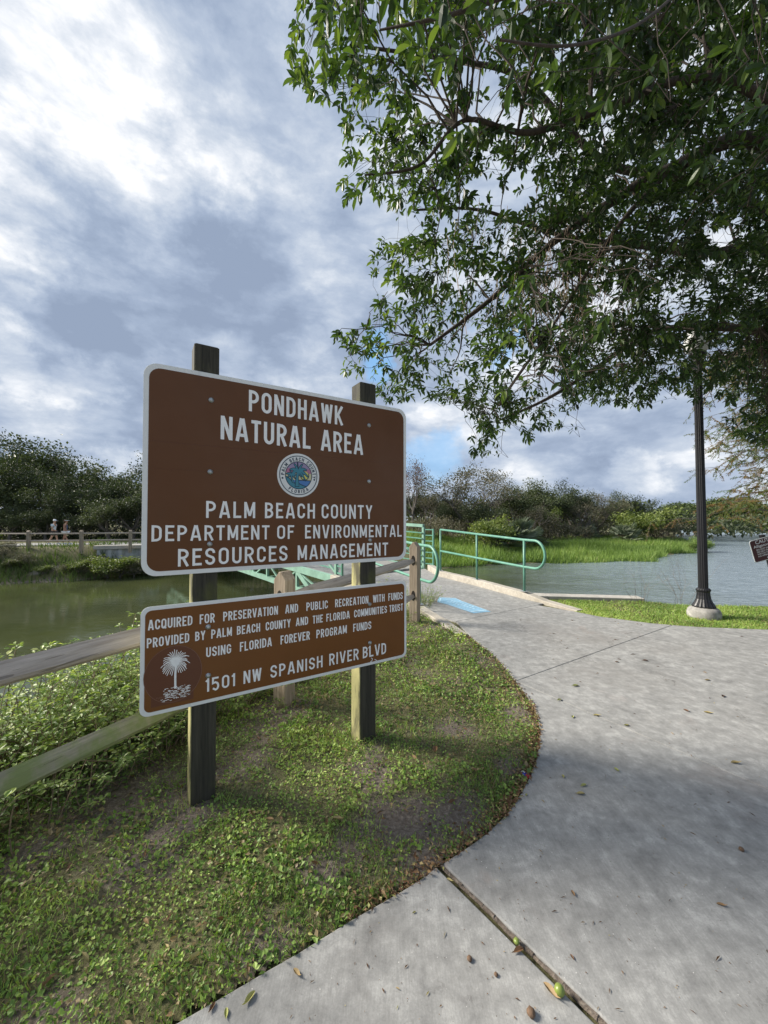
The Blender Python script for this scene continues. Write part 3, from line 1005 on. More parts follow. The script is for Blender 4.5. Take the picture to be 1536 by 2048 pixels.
def bolt(parent, x, y):
    u, v = uv(x, y)
    mb = MB()
    prof = [(.016, 0), (.016, .002), (.011, .0025), (.011, .007), (.008, .009), (.003, .0095)]
    vs, fs = [], []
    sd_ = 8
    for r_, d_ in prof:
        for k in range(sd_):
            vs.append((u + r_ * math.cos(k * math.pi / 4), -.0095 - d_, v + r_ * math.sin(k * math.pi / 4)))
    for i in range(len(prof) - 1):
        for k in range(sd_):
            k2 = (k + 1) % sd_
            fs.append((i * sd_ + k, (i + 1) * sd_ + k, (i + 1) * sd_ + k2, i * sd_ + k2)[::-1])
    fs.append(tuple((len(prof) - 1) * sd_ + k for k in range(sd_)))
    mb.add(vs, fs)
    mb.build('bolt', M_galv, parent, smooth=True)


# upper board
u0 = (uv(287, 800)[0] + uv(282, 1100)[0]) / 2; u1 = uv(811.5, 950)[0]
vt = (uv(300, 725)[1] + uv(800, 818)[1]) / 2; vb = (uv(295, 1154)[1] + uv(800, 1119)[1]) / 2
print('board1', u0, u1, vb, vt)
board1 = plate(rrect(u0, vb, u1, vt, .075), -.006, -.001, 'sign_board', M_white, sign, label='upper brown board with county seal')
bevelled(board1, .0012, 1)
bd = .027
seam = (uv(292, 882.5)[1] + uv(805, 927.5)[1]) / 2
seam2 = (uv(292, 936)[1] + uv(805, 967)[1]) / 2
full = rrect(u0 + bd, vb + bd, u1 - bd, vt - bd, .062)
def clip(poly, lo, hi):
    out = []
    for i, p in enumerate(poly):
        q = poly[(i + 1) % len(poly)]
        for (s, lim) in ((1, lo), (-1, hi)):
            pass
        pin = lo <= p[1] <= hi
        if pin: out.append(p)
        for lim in ((lo, hi) if p[1] < q[1] else (hi, lo)):
            if (p[1] - lim) * (q[1] - lim) < 0:
                t = (lim - p[1]) / (q[1] - p[1]); out.append((p[0] + (q[0] - p[0]) * t, lim))
    return out
for sv, dh in ((seam, .0012), (seam2, .0006)):
    plate([(u0 + bd, sv - dh - .0004), (u1 - bd, sv - dh - .0004), (u1 - bd, sv + dh + .0004), (u0 + bd, sv + dh + .0004)], -.0070, -.0057, 'panel_seam', M_redbrown, board1)
plate(clip(full, seam + .0012, 9), -.0078, -.0058, 'face_panel', M_brown, board1)
plate(clip(full, seam2 + .0006, seam - .0012), -.0078, -.0058, 'face_panel', M_brown, board1)
plate(clip(full, -9, seam2 - .0006), -.0078, -.0058, 'face_panel', M_brown, board1)
line_from(board1, zc1, [('PONDHAWK', 607, 1087)], (607, 308, 416), (1087, 394, 490))
line_from(board1, zc1, [('NATURAL', 463, 922), ('AREA', 975, 1190)], (463, 440, 560), (1190, 540, 641))
line_from(board1, zc1, [('PALM', 387, 640), ('BEACH', 688, 945), ('COUNTY', 978, 1238)], (387, 875, 962), (1238, 898, 967))
line_from(board1, zc1, [('DEPARTMENT', 108, 712), ('OF', 750, 838), ('ENVIRONMENTAL', 893, 1388)], (108, 1000, 1083), (1388, 998, 1058))
line_from(board1, zc1, [('RESOURCES', 243, 805), ('MANAGEMENT', 855, 1318)], (243, 1120, 1211), (1318, 1088, 1153))
for p in [(422, 801), (737, 851), (420, 944), (737, 963), (419, 1088), (739, 1080)]: bolt(board1, *p)

# county seal
cu, cv = uv(596.7, 951)
rr = (uv(638, 951)[0] - uv(555, 951)[0]) / 2
rv = (uv(597, 907)[1] - uv(597, 995)[1]) / 2
SR = (rr + rv) / 2


def disc(r, n=40): return [(r * math.cos(2 * math.pi * i / n), r * math.sin(2 * math.pi * i / n)) for i in range(n)]


def seal_mesh(polys, name, mat, z, parent):
    mb = MB()
    for k, poly in enumerate(polys):
        mb.add([(cu + p[0] * SR, z - k * .00004, cv + p[1] * SR) for p in poly], [tuple(range(len(poly)))])
    return mb.build(name, mat, parent)


def seal_lines(lines_, name, mat, z, parent, hw):
    mb = MB()
    for k, (pts, closed) in enumerate(lines_):
        stroke(mb, [(p[0] * SR, p[1] * SR) for p in pts], closed, hw * SR, lambda a, b, dz: (cu + a, z - dz, cv + b), (k % 6) * .00006)
    return mb.build(name, mat, parent)


seal_mesh([disc(1.0)], 'seal_disc', M_white, -.0082, board1)
ri = .62


def chordpoly(y0, y1, r=ri, n=14):
    """slice of the inner disc between two heights"""
    y0, y1 = max(y0, -r * .999), min(y1, r * .999)
    a0, a1 = math.asin(y0 / r), math.asin(y1 / r)
    rt = [(r * math.cos(a0 + (a1 - a0) * i / n), r * math.sin(a0 + (a1 - a0) * i / n)) for i in range(n + 1)]
    return rt + [(-p[0], p[1]) for p in rt[::-1]]


seal_mesh([chordpoly(.30, .62)], 'seal_sky', M_lilac, -.0084, board1)
seal_mesh([chordpoly(.10, .30)], 'seal_sky', M_pink, -.0084, board1)
seal_mesh([chordpoly(-.22, .10)], 'seal_sky', M_cream, -.0084, board1)
seal_mesh([chordpoly(-.62, -.22)], 'seal_sea', M_seablue, -.0084, board1)
seal_mesh([[(.28 + .20 * math.cos(a), -.0 + .20 * math.sin(a)) for a in [2 * math.pi * i / 20 for i in range(20)]]], 'seal_sun', M_sunyel, -.0086, board1)
sand = [(-.61, -.08), (-.5, -.10), (-.3, -.30), (-.1, -.40), (.02, -.38), (.2, -.46), (.36, -.50)] + [(ri * math.cos(R(a)), ri * math.sin(R(a))) for a in range(306, 186, -10)]
seal_mesh([sand], 'seal_island', M_teal, -.0087, board1)


def frond(cx, cy, a, ln, dr, wd):
    top, bot = [], []
    for i in range(7):
        t = i / 6
        x = cx + math.cos(R(a)) * ln * t; y = cy + math.sin(R(a)) * ln * t - dr * t * t
        w_ = wd * math.sin(math.pi * min(1, .15 + t * .85))
        top.append((x, y + w_)); bot.append((x, y - w_ * (1.6 if i % 2 else .6)))
    return bot + top[::-1]


palm = [frond(-.03, .22, a, ln, d, .055) for a, ln, d in [(160, .42, .12), (95, .40, .02), (120, .40, .04), (30, .48, .20), (0, .50, .30), (-60, .30, .05), (190, .34, .2), (-30, .42, .26), (60, .42, .05)]]
palm += [frond(-.34, .03, a, ln, d, .035) for a, ln, d in [(160, .26, .08), (110, .24, .02), (60, .24, .05), (15, .24, .12), (200, .2, .1), (-20, .2, .14)]]
palm += [[(-.16, -.5), (-.0, -.5), (-.03, -.1), (.03, .25), (-.07, .25), (-.12, -.1)], [(-.30, -.32), (-.22, -.36), (-.32, -.1), (-.32, .03), (-.36, .03), (-.37, -.1)]]
seal_lines([(p, 1) for p in palm], 'seal_palm_outline', M_navy, -.0088, board1, .028)
seal_mesh(palm, 'seal_palm', M_teal, -.0092, board1)
seal_lines([(disc(.885), 1), (disc(.625), 1), ([(.28 + .2 * math.cos(R(a)), .2 * math.sin(R(a))) for a in range(-150, 50, 20)], 0), ([(-.05, -.22), (.58, -.22)], 0)] + [(sand[:7], 0)], 'seal_ring', M_navy, -.0090, board1, .018)
mb = MB()
for s_ in (-1, 1):
    mb.add([(cu + (s_ * .755 + .045 * math.cos(a)) * SR, -.0088, cv + (-.16 + .045 * math.sin(a)) * SR) for a in [2 * math.pi * i / 10 for i in range(10)]], [tuple(range(10))])


def ring_text(txt, a0, a1, r, h, flip):
    nat = [glyph(c)[0] if c != ' ' else .35 for c in txt]
    tot = sum(nat) + .2 * (len(txt) - 1); x = 0; q = 0
    for c, w_ in zip(txt, nat):
        if c != ' ':
            am = R(a0 + (a1 - a0) * (x + w_ / 2) / tot)
            for pts, closed in glyph(c)[1]:
                out = []
                for p in pts:
                    k = (p[0] - w_ / 2) * h * 1.25; y_ = p[1] * h
                    if flip: out.append(((r + h - y_) * math.cos(am) - k * math.sin(am), (r + h - y_) * math.sin(am) + k * math.cos(am)))
                    else: out.append(((r + y_) * math.cos(am) + k * math.sin(am), (r + y_) * math.sin(am) - k * math.cos(am)))
                stroke(mb, [(p[0] * SR, p[1] * SR) for p in out], closed, .016 * SR, lambda a, b, dz: (cu + a, -.0088 - dz, cv + b), (q % 4) * .00006); q += 1
        x += w_ + .2


ring_text('PALM BEACH COUNTY', 182, -8, .67, .15, False)
ring_text('FLORIDA', 232, 308, .67, .15, True)
mb.build('seal_lettering', M_navy, board1)

# lower board
u0 = uv(280, 1320)[0]; u1 = uv(812, 1240)[0]
vt = (uv(300, 1213)[1] + uv(795, 1162.5)[1]) / 2; vb = (uv(300, 1434)[1] + uv(795, 1315)[1]) / 2
print('board2', u0, u1, vb, vt)
board2 = plate(rrect(u0, vb, u1, vt, .045), -.006, -.001, 'sign_board', M_white, sign, label='lower board with grant text and street address')
bevelled(board2, .0012, 1)
plate(rrect(u0 + .022, vb + .022, u1 - .022, vt - .022, .033), -.0078, -.0058, 'face_panel', M_brown2, board2)
line_from(board2, zc2, [('ACQUIRED', 92, 318), ('FOR', 356, 432), ('PRESERVATION', 476, 755), ('AND', 793, 858), ('PUBLIC', 901, 1010), ('RECREATION', 1048, 1217), ('WITH', 1241, 1300), ('FUNDS', 1320, 1393)], (92, 307, 359), (1393, 162, 199))
line_from(board2, zc2, [('PROVIDED', 86, 302), ('BY', 333, 384), ('PALM', 415, 520), ('BEACH', 546, 664), ('COUNTY', 693, 820), ('AND', 847, 909), ('THE', 933, 985), ('FLORIDA', 1003, 1122), ('COMMUNITIES', 1145, 1312), ('TRUST', 1325, 1394)], (86, 400, 450), (1394, 221, 257))
line_from(board2, zc2, [('USING', 389, 516), ('FLORIDA', 561, 724), ('FOREVER', 769, 918), ('PROGRAM', 952, 1107), ('FUNDS', 1140, 1232)], (389, 447, 497), (1232, 311, 351))
line_from(board2, zc2, [('1501', 386, 537), ('NW', 579, 671), ('SPANISH', 716, 984), ('RIVER', 1017, 1168), ('BLVD', 1189, 1308)], (386, 606, 674), (1308, 421, 477))
for p in [(416, 1253), (738, 1208), (416, 1350), (738.5, 1285)]: bolt(board2, *p)
cu, cv = uv(347.3, 1347)
ru = .95 * (uv(409, 1347)[0] - uv(286, 1347)[0]) / 2; rv = (uv(347, 1291)[1] - uv(347, 1404)[1]) / 2
SR = 1.0
seal_mesh([[(ru * .93 * sx_, rv * .95 * sz_) for sx_, sz_ in ((-.8, -1.08), (.75, -1.08), (.75, -.5), (-.8, -.5))]], 'emblem_backing', M_redbrown, -.0081, board2)
seal_mesh([[(p[0] * ru, p[1] * rv) for p in disc(1)]], 'emblem_disc', M_redbrown, -.0084, board2)
seal_lines([([(p[0] * ru * .985, p[1] * rv * .985) for p in disc(1)], 1)], 'emblem_ring', M_redring, -.0086, board2, .0012)
fr = []
fu, fv = uv(351, 1323); fu -= cu; fv -= cv
er = random.Random(3)
for i in range(34):
    a = -75 + i * 330 / 33
    ln = er.uniform(.058, .078)
    ex = math.cos(R(a)) * ln; ey = math.sin(R(a)) * ln
    dr_ = .014 * abs(math.cos(R(a)))
    mid = (fu + ex * .5, fv + ey * .5 + dr_ * .4)
    fr.append(([(fu, fv), mid, (fu + ex * .8, fv + ey * .8), (fu + ex, fv + ey - dr_)], 0))
seal_lines(fr, 'emblem_fronds', M_letter, -.0088, board2, .0019)
tu, tv_ = uv(350, 1376); tu -= cu; tv_ -= cv
ln_ = [([(fu + .002, fv), (tu, (fv + tv_) / 2), (tu + .001, tv_)], 0)]
seal_lines(ln_, 'emblem_trunk', M_letter, -.0093, board2, .0055)
sc = []
for i in range(150):
    yy = er.uniform(-.062, .012); xx = er.uniform(-.075, .068)
    if yy > -.02 and abs(xx) > .068: continue
    l_ = er.uniform(.004, .02)
    if er.random() < abs(yy + .025) * 9: continue
    sc.append(([(tu + xx, tv_ + yy), (tu + xx + l_ * .5, tv_ + yy + er.uniform(-.003, .004)), (tu + xx + l_, tv_ + yy + er.uniform(-.003, .003))], 0))
seal_lines(sc, 'emblem_scrub', M_letter, -.0088, board2, .0013)
mb = MB()
u0_, v0_ = uv(313, 1396.5); u1_, v1_ = uv(382, 1382.5)
txt = 'FLORIDA COMMUNITIES TRUST'
x = 0; nat = sum((glyph(c)[0] if c != ' ' else .4) + .2 for c in txt); q = 0
for c in txt:
    if c == ' ': x += .6; continue
    w_, st = glyph(c)
    for pts, closed in st:
        stroke(mb, [(u0_ + (x + p[0]) / nat * (u1_ - u0_), v0_ + (v1_ - v0_) * x / nat + p[1] * .0095 - .003) for p in pts], closed, .0008, lambda a, b, dz: (a, -.0088 - dz, b), (q % 4) * .00006); q += 1
    x += w_ + .2
mb.build('emblem_lettering', M_redring, board2)
mb = MB()
for pts in ([(741, 1315), (744, 1317), (743, 1320), (740, 1323), (744, 1324)], [(748, 1318), (752, 1320), (754, 1323)], [(735, 1296), (738, 1293)], [(757, 1297), (756, 1303)]):
    stroke(mb, [uv(*p) for p in pts], 0, .0022, lambda a, b, dz: (a, -.0086, b), 0)
mb.build('scratch', M_letter, board2)

for (xc, ytop, lean, lb) in ((414.5, 690, .0, None), (736.5, 766, .0, None)):
    uc, vtp = uv(xc, ytop, .004)
    mb = MB()
    x0, x1 = -.071, .071
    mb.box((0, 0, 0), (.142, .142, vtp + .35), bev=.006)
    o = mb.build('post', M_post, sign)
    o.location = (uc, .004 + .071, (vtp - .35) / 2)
    o.rotation_euler = (0, R(lean), 0)

# ------------------------------------------------------------------ split rail fence beside the sign
def rail_between(parent, a, b, mat, h=.06, rot=0.0, name='rail', sag=.0, seed=0):
    a, b = Vector(a), Vector(b)
    L_ = (b - a).length
    rr_ = random.Random(seed)
    sec = [(0.004, .058), (-.030, .030), (-.062, -.018), (-.052, -.040), (-.015, -.060), (.030, -.040), (.058, .004), (.030, .040)]
    n = 9
    mb = MB()
    vs, fs = [], []
    for i in range(n):
        t = i / (n - 1)
        k = min(1, .45 + min(t, 1 - t) * 9)
        for j, (y, z) in enumerate(sec):
            jit = 1 + rr_.uniform(-.05, .05)
            vs.append((t * L_, y * k * jit * h / .06, z * k * jit * h / .06 - sag * math.sin(math.pi * t)))
    m_ = len(sec)
    for i in range(n - 1):
        for j in range(m_):
            j2 = (j + 1) % m_
            fs.append((i * m_ + j, i * m_ + j2, (i + 1) * m_ + j2, (i + 1) * m_ + j))
    fs.append(tuple(range(m_ - 1, -1, -1))); fs.append(tuple((n - 1) * m_ + j for j in range(m_)))
    mb.add(vs, fs)
    o = mb.build(name, mat, parent)
    d = (b - a).normalized()
    y_ = Vector((0, 0, 1)).cross(d).normalized(); z_ = d.cross(y_)
    M_ = Matrix((d, y_, z_)).transposed().to_4x4(); M_.translation = a
    if parent is not None:
        M_ = Matrix.LocRotScale(parent.location, parent.rotation_euler, None).inverted() @ M_
    o.matrix_local = M_
    return o


def fence_post(parent, p, ht, rz, mat, w=.14, peak=True):
    mb = MB()
    s_ = w / 2; hb = ht - (.075 if peak else 0)
    vs = [(-s_, -s_, -.4), (s_, -s_, -.4), (s_, s_, -.4), (-s_, s_, -.4), (-s_, -s_, hb), (s_, -s_, hb), (s_, s_, hb), (-s_, s_, hb)]
    fs = [(3, 2, 1, 0), (0, 1, 5, 4), (1, 2, 6, 5), (2, 3, 7, 6), (3, 0, 4, 7)]
    if peak:   # ridge running across the fence line
        vs += [(-s_, -.012, ht), (s_, -.012, ht), (s_, .012, ht), (-s_, .012, ht)]
        fs += [(4, 5, 9, 8), (8, 9, 10, 11), (10, 6, 7, 11), (4, 8, 11, 7), (5, 6, 10, 9)]
    else:
        fs += [(4, 5, 6, 7)]
    mb.add(vs, fs)
    o = mb.build('post', mat, parent)
    bevelled(o, .004, 1)
    o.location = Vector(p) - parent.location
    o.rotation_euler = (0, 0, rz)
    # dark slots where the rails enter
    return o


FD = Vector((1.43, 2.80, 0)).normalized()
FP = [Vector((.51, 6.38, 0)) - FD * 3.144 * i for i in range(4)]
fence = empty('split_rail_fence', FP[1], label='weathered split rail fence with peaked posts between the entrance sign and the channel', cat='fence')
frz = math.atan2(FD.y, FD.x)
for i, p in enumerate(FP):
    fence_post(fence, p, (1.335, 1.225, 1.22, 1.22)[i], frz, M_fence_post)
M_slot = simple('dark_slot', (.02, .016, .012), 0.9)
for i in range(3):
    a, b = FP[i + 1], FP[i]
    rail_between(fence, a + Vector((0, 0, .98)), b - FD * .04 + Vector((0, 0, (1.03, .97, .97)[i])), M_rail_grey, seed=i)
    rail_between(fence, a + Vector((0, 0, .445)), b - FD * .04 + Vector((0, 0, .455)), M_rail_green if i else M_rail_grey, seed=i + 9)
    for z_ in ((1.03, .97, .97)[i], .455):
        mb = MB(); q = b - FD * .0715
        sx_ = Vector((-FD.y, FD.x, 0))
        c0 = q + Vector((0, 0, z_ + .005))
        mb.add([c0 + sx_ * .036 * math.cos(R(t_)) + Vector((0, 0, .085 * math.sin(R(t_)))) for t_ in range(0, 360, 30)], [tuple(range(11, -1, -1))])
        rebase(mb.build('rail_slot', M_slot, fence))

# ------------------------------------------------------------------ green handrails
def handrail(name, posts, base, top, bot, end_dir, label, ext, rad, first_closed=True):
    """posts from near to far; the two rails join in a round loop at the near end"""
    root = empty(name, (posts[0][0], posts[0][1], 0), label=label, cat='handrail')
    P = [Vector((p[0], p[1], 0)) for p in posts]
    ed = Vector((*end_dir, 0)).normalized()
    tops = [Vector((p.x, p.y, z)) for p, z in zip(P, top)]
    bots = [Vector((p.x, p.y, z)) for p, z in zip(P, bot)]
    r_ = (top[0] - bot[0]) / 2
    cz = (top[0] + bot[0]) / 2
    loop = [P[0] + ed * (ext + r_ * math.cos(R(a))) + Vector((0, 0, cz + r_ * math.sin(R(a)))) for a in range(90, -91, -12)]
    mb = MB()
    mb.tube(tops[::-1] + loop + bots, rad, 12)
    rebase(mb.build('rail', M_green, root, smooth=True))
    for i, p in enumerate(P):
        mb = MB(); mb.tube([(p.x, p.y, base[i]), (p.x, p.y, top[i] + .0)], rad * .96, 12)
        rebase(mb.build('post', M_green, root, smooth=True))
        mb = MB(); mb.box((p.x, p.y, base[i] + .006), (.16, .11, .012), Matrix.Rotation(math.atan2(ed.y, ed.x), 3, 'Z'))
        pl = rebase(mb.build('base_plate', M_galv, root))
    return root


KZ = ZC + .14
off = .09
handrail('handrail', [(2.96 + .06, 8.28 + .02), (2.32 + .08, 9.93 + .03), (1.62 + .09, 11.65)], [KZ + .01] * 3, [1.27, 1.335, 1.41], [.69, .72, .765], (.375, -.927),
         'green pipe handrail with rounded end on the long kerb at the water side', .30, .028)
handrail('handrail', [(.66, 7.18), (-.24, 9.33), (-1.10, 10.22)], [ZC + .12, KZ, KZ], [1.235, 1.33, 1.36], [.60, .66, .70], (.39, -.92),
         'green pipe handrail with rounded end beside the fence post', .35, .028)

# ------------------------------------------------------------------ footbridge
BD = Vector((-.656, .755, 0)); BN = Vector((.755, .656, 0))
BL = Vector((-1.36, 11.0, 0)); BW = 3.62; BLEN = 20.6
bridge = empty('footbridge', BL, label='green steel truss footbridge with barred railings crossing the channel', cat='bridge')
bmat = Matrix((BD, BN, Vector((0, 0, 1)))).transposed()      # local x along, y across


def bpt(t, s, z): return BL + BD * t + BN * s + Vector((0, 0, z))


def bar(a, b, w, h, name, mat=M_truss, parent=bridge):
    a, b = Vector(a), Vector(b)
    d = (b - a); L_ = d.length; d.normalize()
    up = Vector((0, 0, 1)) if abs(d.z) < .95 else BD
    y = up.cross(d).normalized(); z = d.cross(y)
    M_ = Matrix((d, y, z)).transposed()
    mb = MB(); mb.box((a + b) / 2, (L_, w, h), M_)
    return rebase(mb.build(name, mat, parent))


def camber(t): return .10 + .28 * math.sin(math.pi * t / BLEN)


mb = MB()
for i in range(16):
    t0, t1 = BLEN * i / 16, BLEN * (i + 1) / 16
    z0_, z1_ = camber(t0) - .02, camber(t1) - .02
    vs = [bpt(t0, .12, z0_), bpt(t1, .12, z1_), bpt(t1, BW - .12, z1_), bpt(t0, BW - .12, z0_)]
    vs += [v - Vector((0, 0, .12)) for v in vs]
    mb.add(vs, [(0, 1, 2, 3)[::-1], (4, 5, 6, 7), (0, 4, 5, 1), (1, 5, 6, 2), (2, 6, 7, 3), (3, 7, 4, 0)])
rebase(mb.build('deck', M_conc, bridge))
NP = 9
for s_ in (0.0, BW):
    for i in range(NP):
        t0, t1 = BLEN * i / NP, BLEN * (i + 1) / NP
        c0, c1 = camber(t0), camber(t1)
        bar(bpt(t0, s_, 1.40 + c0), bpt(t1, s_, 1.40 + c1), .10, .10, 'top_chord')
        bar(bpt(t0, s_, c0 - .10), bpt(t1, s_, c1 - .10), .12, .20, 'deck_beam')
        lo0 = -.66 + (c0 - .1) if 0 < i else -.12; lo1 = -.66 + (c1 - .1) if i < NP - 1 else -.12
        bar(bpt(t0 if i else 1.0, s_, lo0 if i else -.60), bpt(t1 if i < NP - 1 else BLEN - 1.0, s_, lo1 if i < NP - 1 else -.60), .14, .16, 'bottom_chord')
        bar(bpt(t0, s_, (-.66 if i else -.1) + c0 - .1), bpt(t0, s_, 1.35 + c0), .085, .085, 'vertical')
        tm = (t0 + t1) / 2
        bar(bpt(t0 + .05, s_, c0 - .18), bpt(tm, s_, (lo0 + lo1) / 2), .05, .05, 'diagonal')
        bar(bpt(tm, s_, (lo0 + lo1) / 2), bpt(t1 - .05, s_, c1 - .18), .05, .05, 'diagonal')
        bar(bpt(t0 + .04, s_ + .05, c0 + .05), bpt(t1 - .04, s_ + .05, c1 + 1.34), .06, .06, 'diagonal')
        for k in range(6):
            zz_ = .18 + k * .195
            si = s_ + (.075 if s_ == 0 else -.075)
            bar(bpt(t0, si, zz_ + c0), bpt(t1, si, zz_ + c1), .03, .035, 'railing_bar', M_green)
    bar(bpt(BLEN, s_, -.1 + camber(BLEN)), bpt(BLEN, s_, 1.35 + camber(BLEN)), .085, .085, 'vertical')
for i in range(NP + 1):
    t = min(max(BLEN * i / NP, .1), BLEN - .1)
    bar(bpt(t, .06, camber(t) - .24), bpt(t, BW - .06, camber(t) - .24), .10, .16, 'floor_beam')
    if 0 < i < NP:
        bar(bpt(t, 0, camber(t) - .75), bpt(t, BW, camber(t) - .75), .10, .12, 'floor_beam')
bar(bpt(1.35, -.02, -.52), bpt(2.25, -.02, .02), .06, .17, 'end_strut')
# railing panels reaching from the truss ends toward the path
for s_, dirn in ((BW, Vector((.30, -.30, 0))), (0.0, Vector((.20, -.32, 0)))):
    e0 = bpt(0, s_, 0) ; e1 = e0 + dirn
    for k in range(7):
        zz_ = .20 + k * .195
        bar(e0 + Vector((0, 0, zz_)), e1 + Vector((0, 0, zz_)), .03, .035, 'railing_bar', M_green)
    bar(e1 + Vector((0, 0, .16)), e1 + Vector((0, 0, 1.40)), .05, .05, 'vertical', M_green)
mb = MB()
c_ = bpt(BLEN / 2 + 10.9, BW / 2, 0)
mb.box((c_.x, c_.y, -1.2), (1.0, BW + 1.2, 2.36), bmat)
ab = mb.build('bridge_abutment', M_kerb, None, kind='structure')

# ------------------------------------------------------------------ far bank: seawall, path, fence
wall_pts = [(-15.9, 25.2), (-19.6, 26.7)]
w0, w1 = Vector((-15.1, 25.9, 0)), Vector((-18.3, 24.6, 0))
dw = (w1 - w0).normalized(); nw = Vector((-dw.y, dw.x, 0)); nw = nw if nw.y < 0 else -nw
fw = empty('far_seawall', w0, kind='structure', label='corrugated grey seawall with concrete cap under the far fence')
mb = MB(); mb.box((w0 + w1) / 2 + Vector((0, 0, -.05)), ((w1 - w0).length + .3, .5, .22), Matrix((dw, -nw, Vector((0, 0, 1)))).transposed())
rebase(mb.build('cap', M_cap, fw))
mb = MB(); L_ = (w1 - w0).length; nb = int(L_ / .15)
vs, fs = [], []
for i in range(nb + 1):
    o_ = .14 if (i // 2) % 2 else .02
    p = w0 + dw * (L_ * i / nb) + nw * o_
    vs += [(p.x, p.y, -.16), (p.x, p.y, -2.6)]
for i in range(nb): fs.append((2 * i, 2 * i + 1, 2 * i + 3, 2 * i + 2))
mb.add(vs, fs)
M_sheet = simple('grey_sheet_pile', (.40, .42, .43), .6, .25, 3)
rebase(mb.build('sheet_piling', M_sheet, fw))
mb = MB()
mb.prism(inset([(-44, 20.5), (-30, 24.6), (-20.5, 25.7), (-15.0, 26.2), (-14.0, 28.8), (-20.5, 28.6), (-30, 27.6), (-44, 23.5)], 0), -.2, .03)
mb.build('far_path', M_conc, None, kind='structure', label='pale concrete walkway on the far bank behind the rail fence')


def base_at(px, yb, z=.02): return gnd(px, yb, z)


fpx = [(-262, 24.6), (-155, 23.9), (-52, 23.6), (57, 23.6), (162.6, 24.0), (260.5, 24.8), (352, 25.9)]
far_f = [at(x, 1092, Y) for x, Y in fpx]
ff = empty('far_rail_fence', (far_f[3].x, far_f[3].y, 0), label='tan two-rail timber fence along the walkway across the channel', cat='fence')
for p in far_f: p.z = 0
for i, p in enumerate(far_f):
    a = far_f[max(i - 1, 0)]; b = far_f[min(i + 1, len(far_f) - 1)]
    fence_post(ff, p, 1.06, math.atan2(b.y - a.y, b.x - a.x), M_far_fence, w=.17)
    if i:
        q = far_f[i - 1]
        for z_ in (.86, .42):
            mb = MB(); mb.tube([(q.x, q.y, z_), (p.x, p.y, z_)], .055, 6)
            rebase(mb.build('rail', M_rail_grey, ff))
#@@PART3
# ------------------------------------------------------------------ trees
def grow(rr_, p, d, ln, r, depth, maxd, segs, ends, mb, spread=.75, droop=.0, sides=6, up=.12):
    """recursive limb; fills mb with tapered tubes and ends with twig tips"""
    n = 4
    pts, rad = [p.copy()], [r]
    q, dd = p.copy(), d.copy()
    for i in range(n):
        dd = (dd + Vector((rr_.gauss(0, .16), rr_.gauss(0, .16), rr_.gauss(0, .12) + up - droop * depth))).normalized()
        q = q + dd * (ln / n)
        pts.append(q.copy()); rad.append(r * (1 - .45 * (i + 1) / n))
    mb.tube(pts, rad, max(3, sides - depth), cap=False)
    if depth >= maxd:
        ends.append((q.copy(), dd.copy())); ends.append((pts[2].copy(), dd.copy()))
        return
    k = rr_.choice((2, 3, 3)) if depth else rr_.choice((4, 5))
    for i in range(k):
        t = rr_.uniform(.45, 1.0) if i else 1.0
        j = min(n, max(1, round(t * n)))
        side = Vector((rr_.gauss(0, 1), rr_.gauss(0, 1), rr_.gauss(0, .45))).normalized()
        nd = (dd * (1 - spread * .55) + side * spread).normalized()
        grow(rr_, pts[j], nd, ln * rr_.uniform(.58, .82), rad[j] * .68, depth + 1, maxd, segs, ends, mb, spread, droop, sides, up)


PROTO = {}


def tree_meshes(key, seed, trunk, ln, r, maxd, per, cl, leaf, T, mat, barkm, spread=.75, droop=0., up=.12, aspect=.55, lean=(0, 0), flat_=1.0, bias=0.0):
    """trunk mesh and crown mesh of one kind of tree, base at the origin"""
    rr_ = random.Random(seed); g_ = np.random.default_rng(seed)
    ends, mb = [], MB()
    base = Vector((0, 0, -.3))
    top = Vector((lean[0], lean[1], trunk))
    mb.tube([base, base.lerp(top, .5) + Vector((rr_.gauss(0, .05), rr_.gauss(0, .05), 0)), top], [r * 1.3, r * 1.05, r], 8, cap=False)
    for i in range(5):
        an = 2 * math.pi * (i + rr_.random() * .6) / 5
        d = Vector((math.cos(an) * .75, math.sin(an) * .75, rr_.uniform(.35, 1.0))).normalized()
        grow(rr_, top - Vector((0, 0, rr_.uniform(0, trunk * .3))), d, ln * rr_.uniform(.8, 1.15), r * .6, 1, maxd, 4, ends, mb, spread, droop, 7, up)
    me_t = bpy.data.meshes.new('trunk'); me_t.from_pydata(mb.v, [], mb.f); me_t.materials.append(barkm)
    me_t.polygons.foreach_set('use_smooth', [True] * len(me_t.polygons))
    E_ = np.array([list(e[0]) for e in ends]); ED = np.array([list(e[1]) for e in ends])
    n = len(E_) * per
    idx = np.repeat(np.arange(len(E_)), per)
    P = E_[idx] + g_.normal(0, cl, (n, 3)) * np.array([1, 1, .7 * flat_])
    D_ = unit(ED[idx] * .5 + g_.normal(0, .8, (n, 3)))
    N_ = unit(g_.normal(0, .6, (n, 3)) + np.array([0, 0, .9]))
    tip = g_.uniform(.25, .75, len(E_))[idx]
    tint = np.clip(tip + g_.normal(0, .16, n) + bias, 0, 1)
    L_ = leaf * g_.uniform(.6, 1.35, n)
    V, Fc, t = leaves(P, D_, N_, L_, L_ * aspect, tint, T)
    me_c = leaf_mesh('crown', [(V, Fc, t)], mat)
    PROTO[key] = (me_t, me_c)
    return PROTO[key]


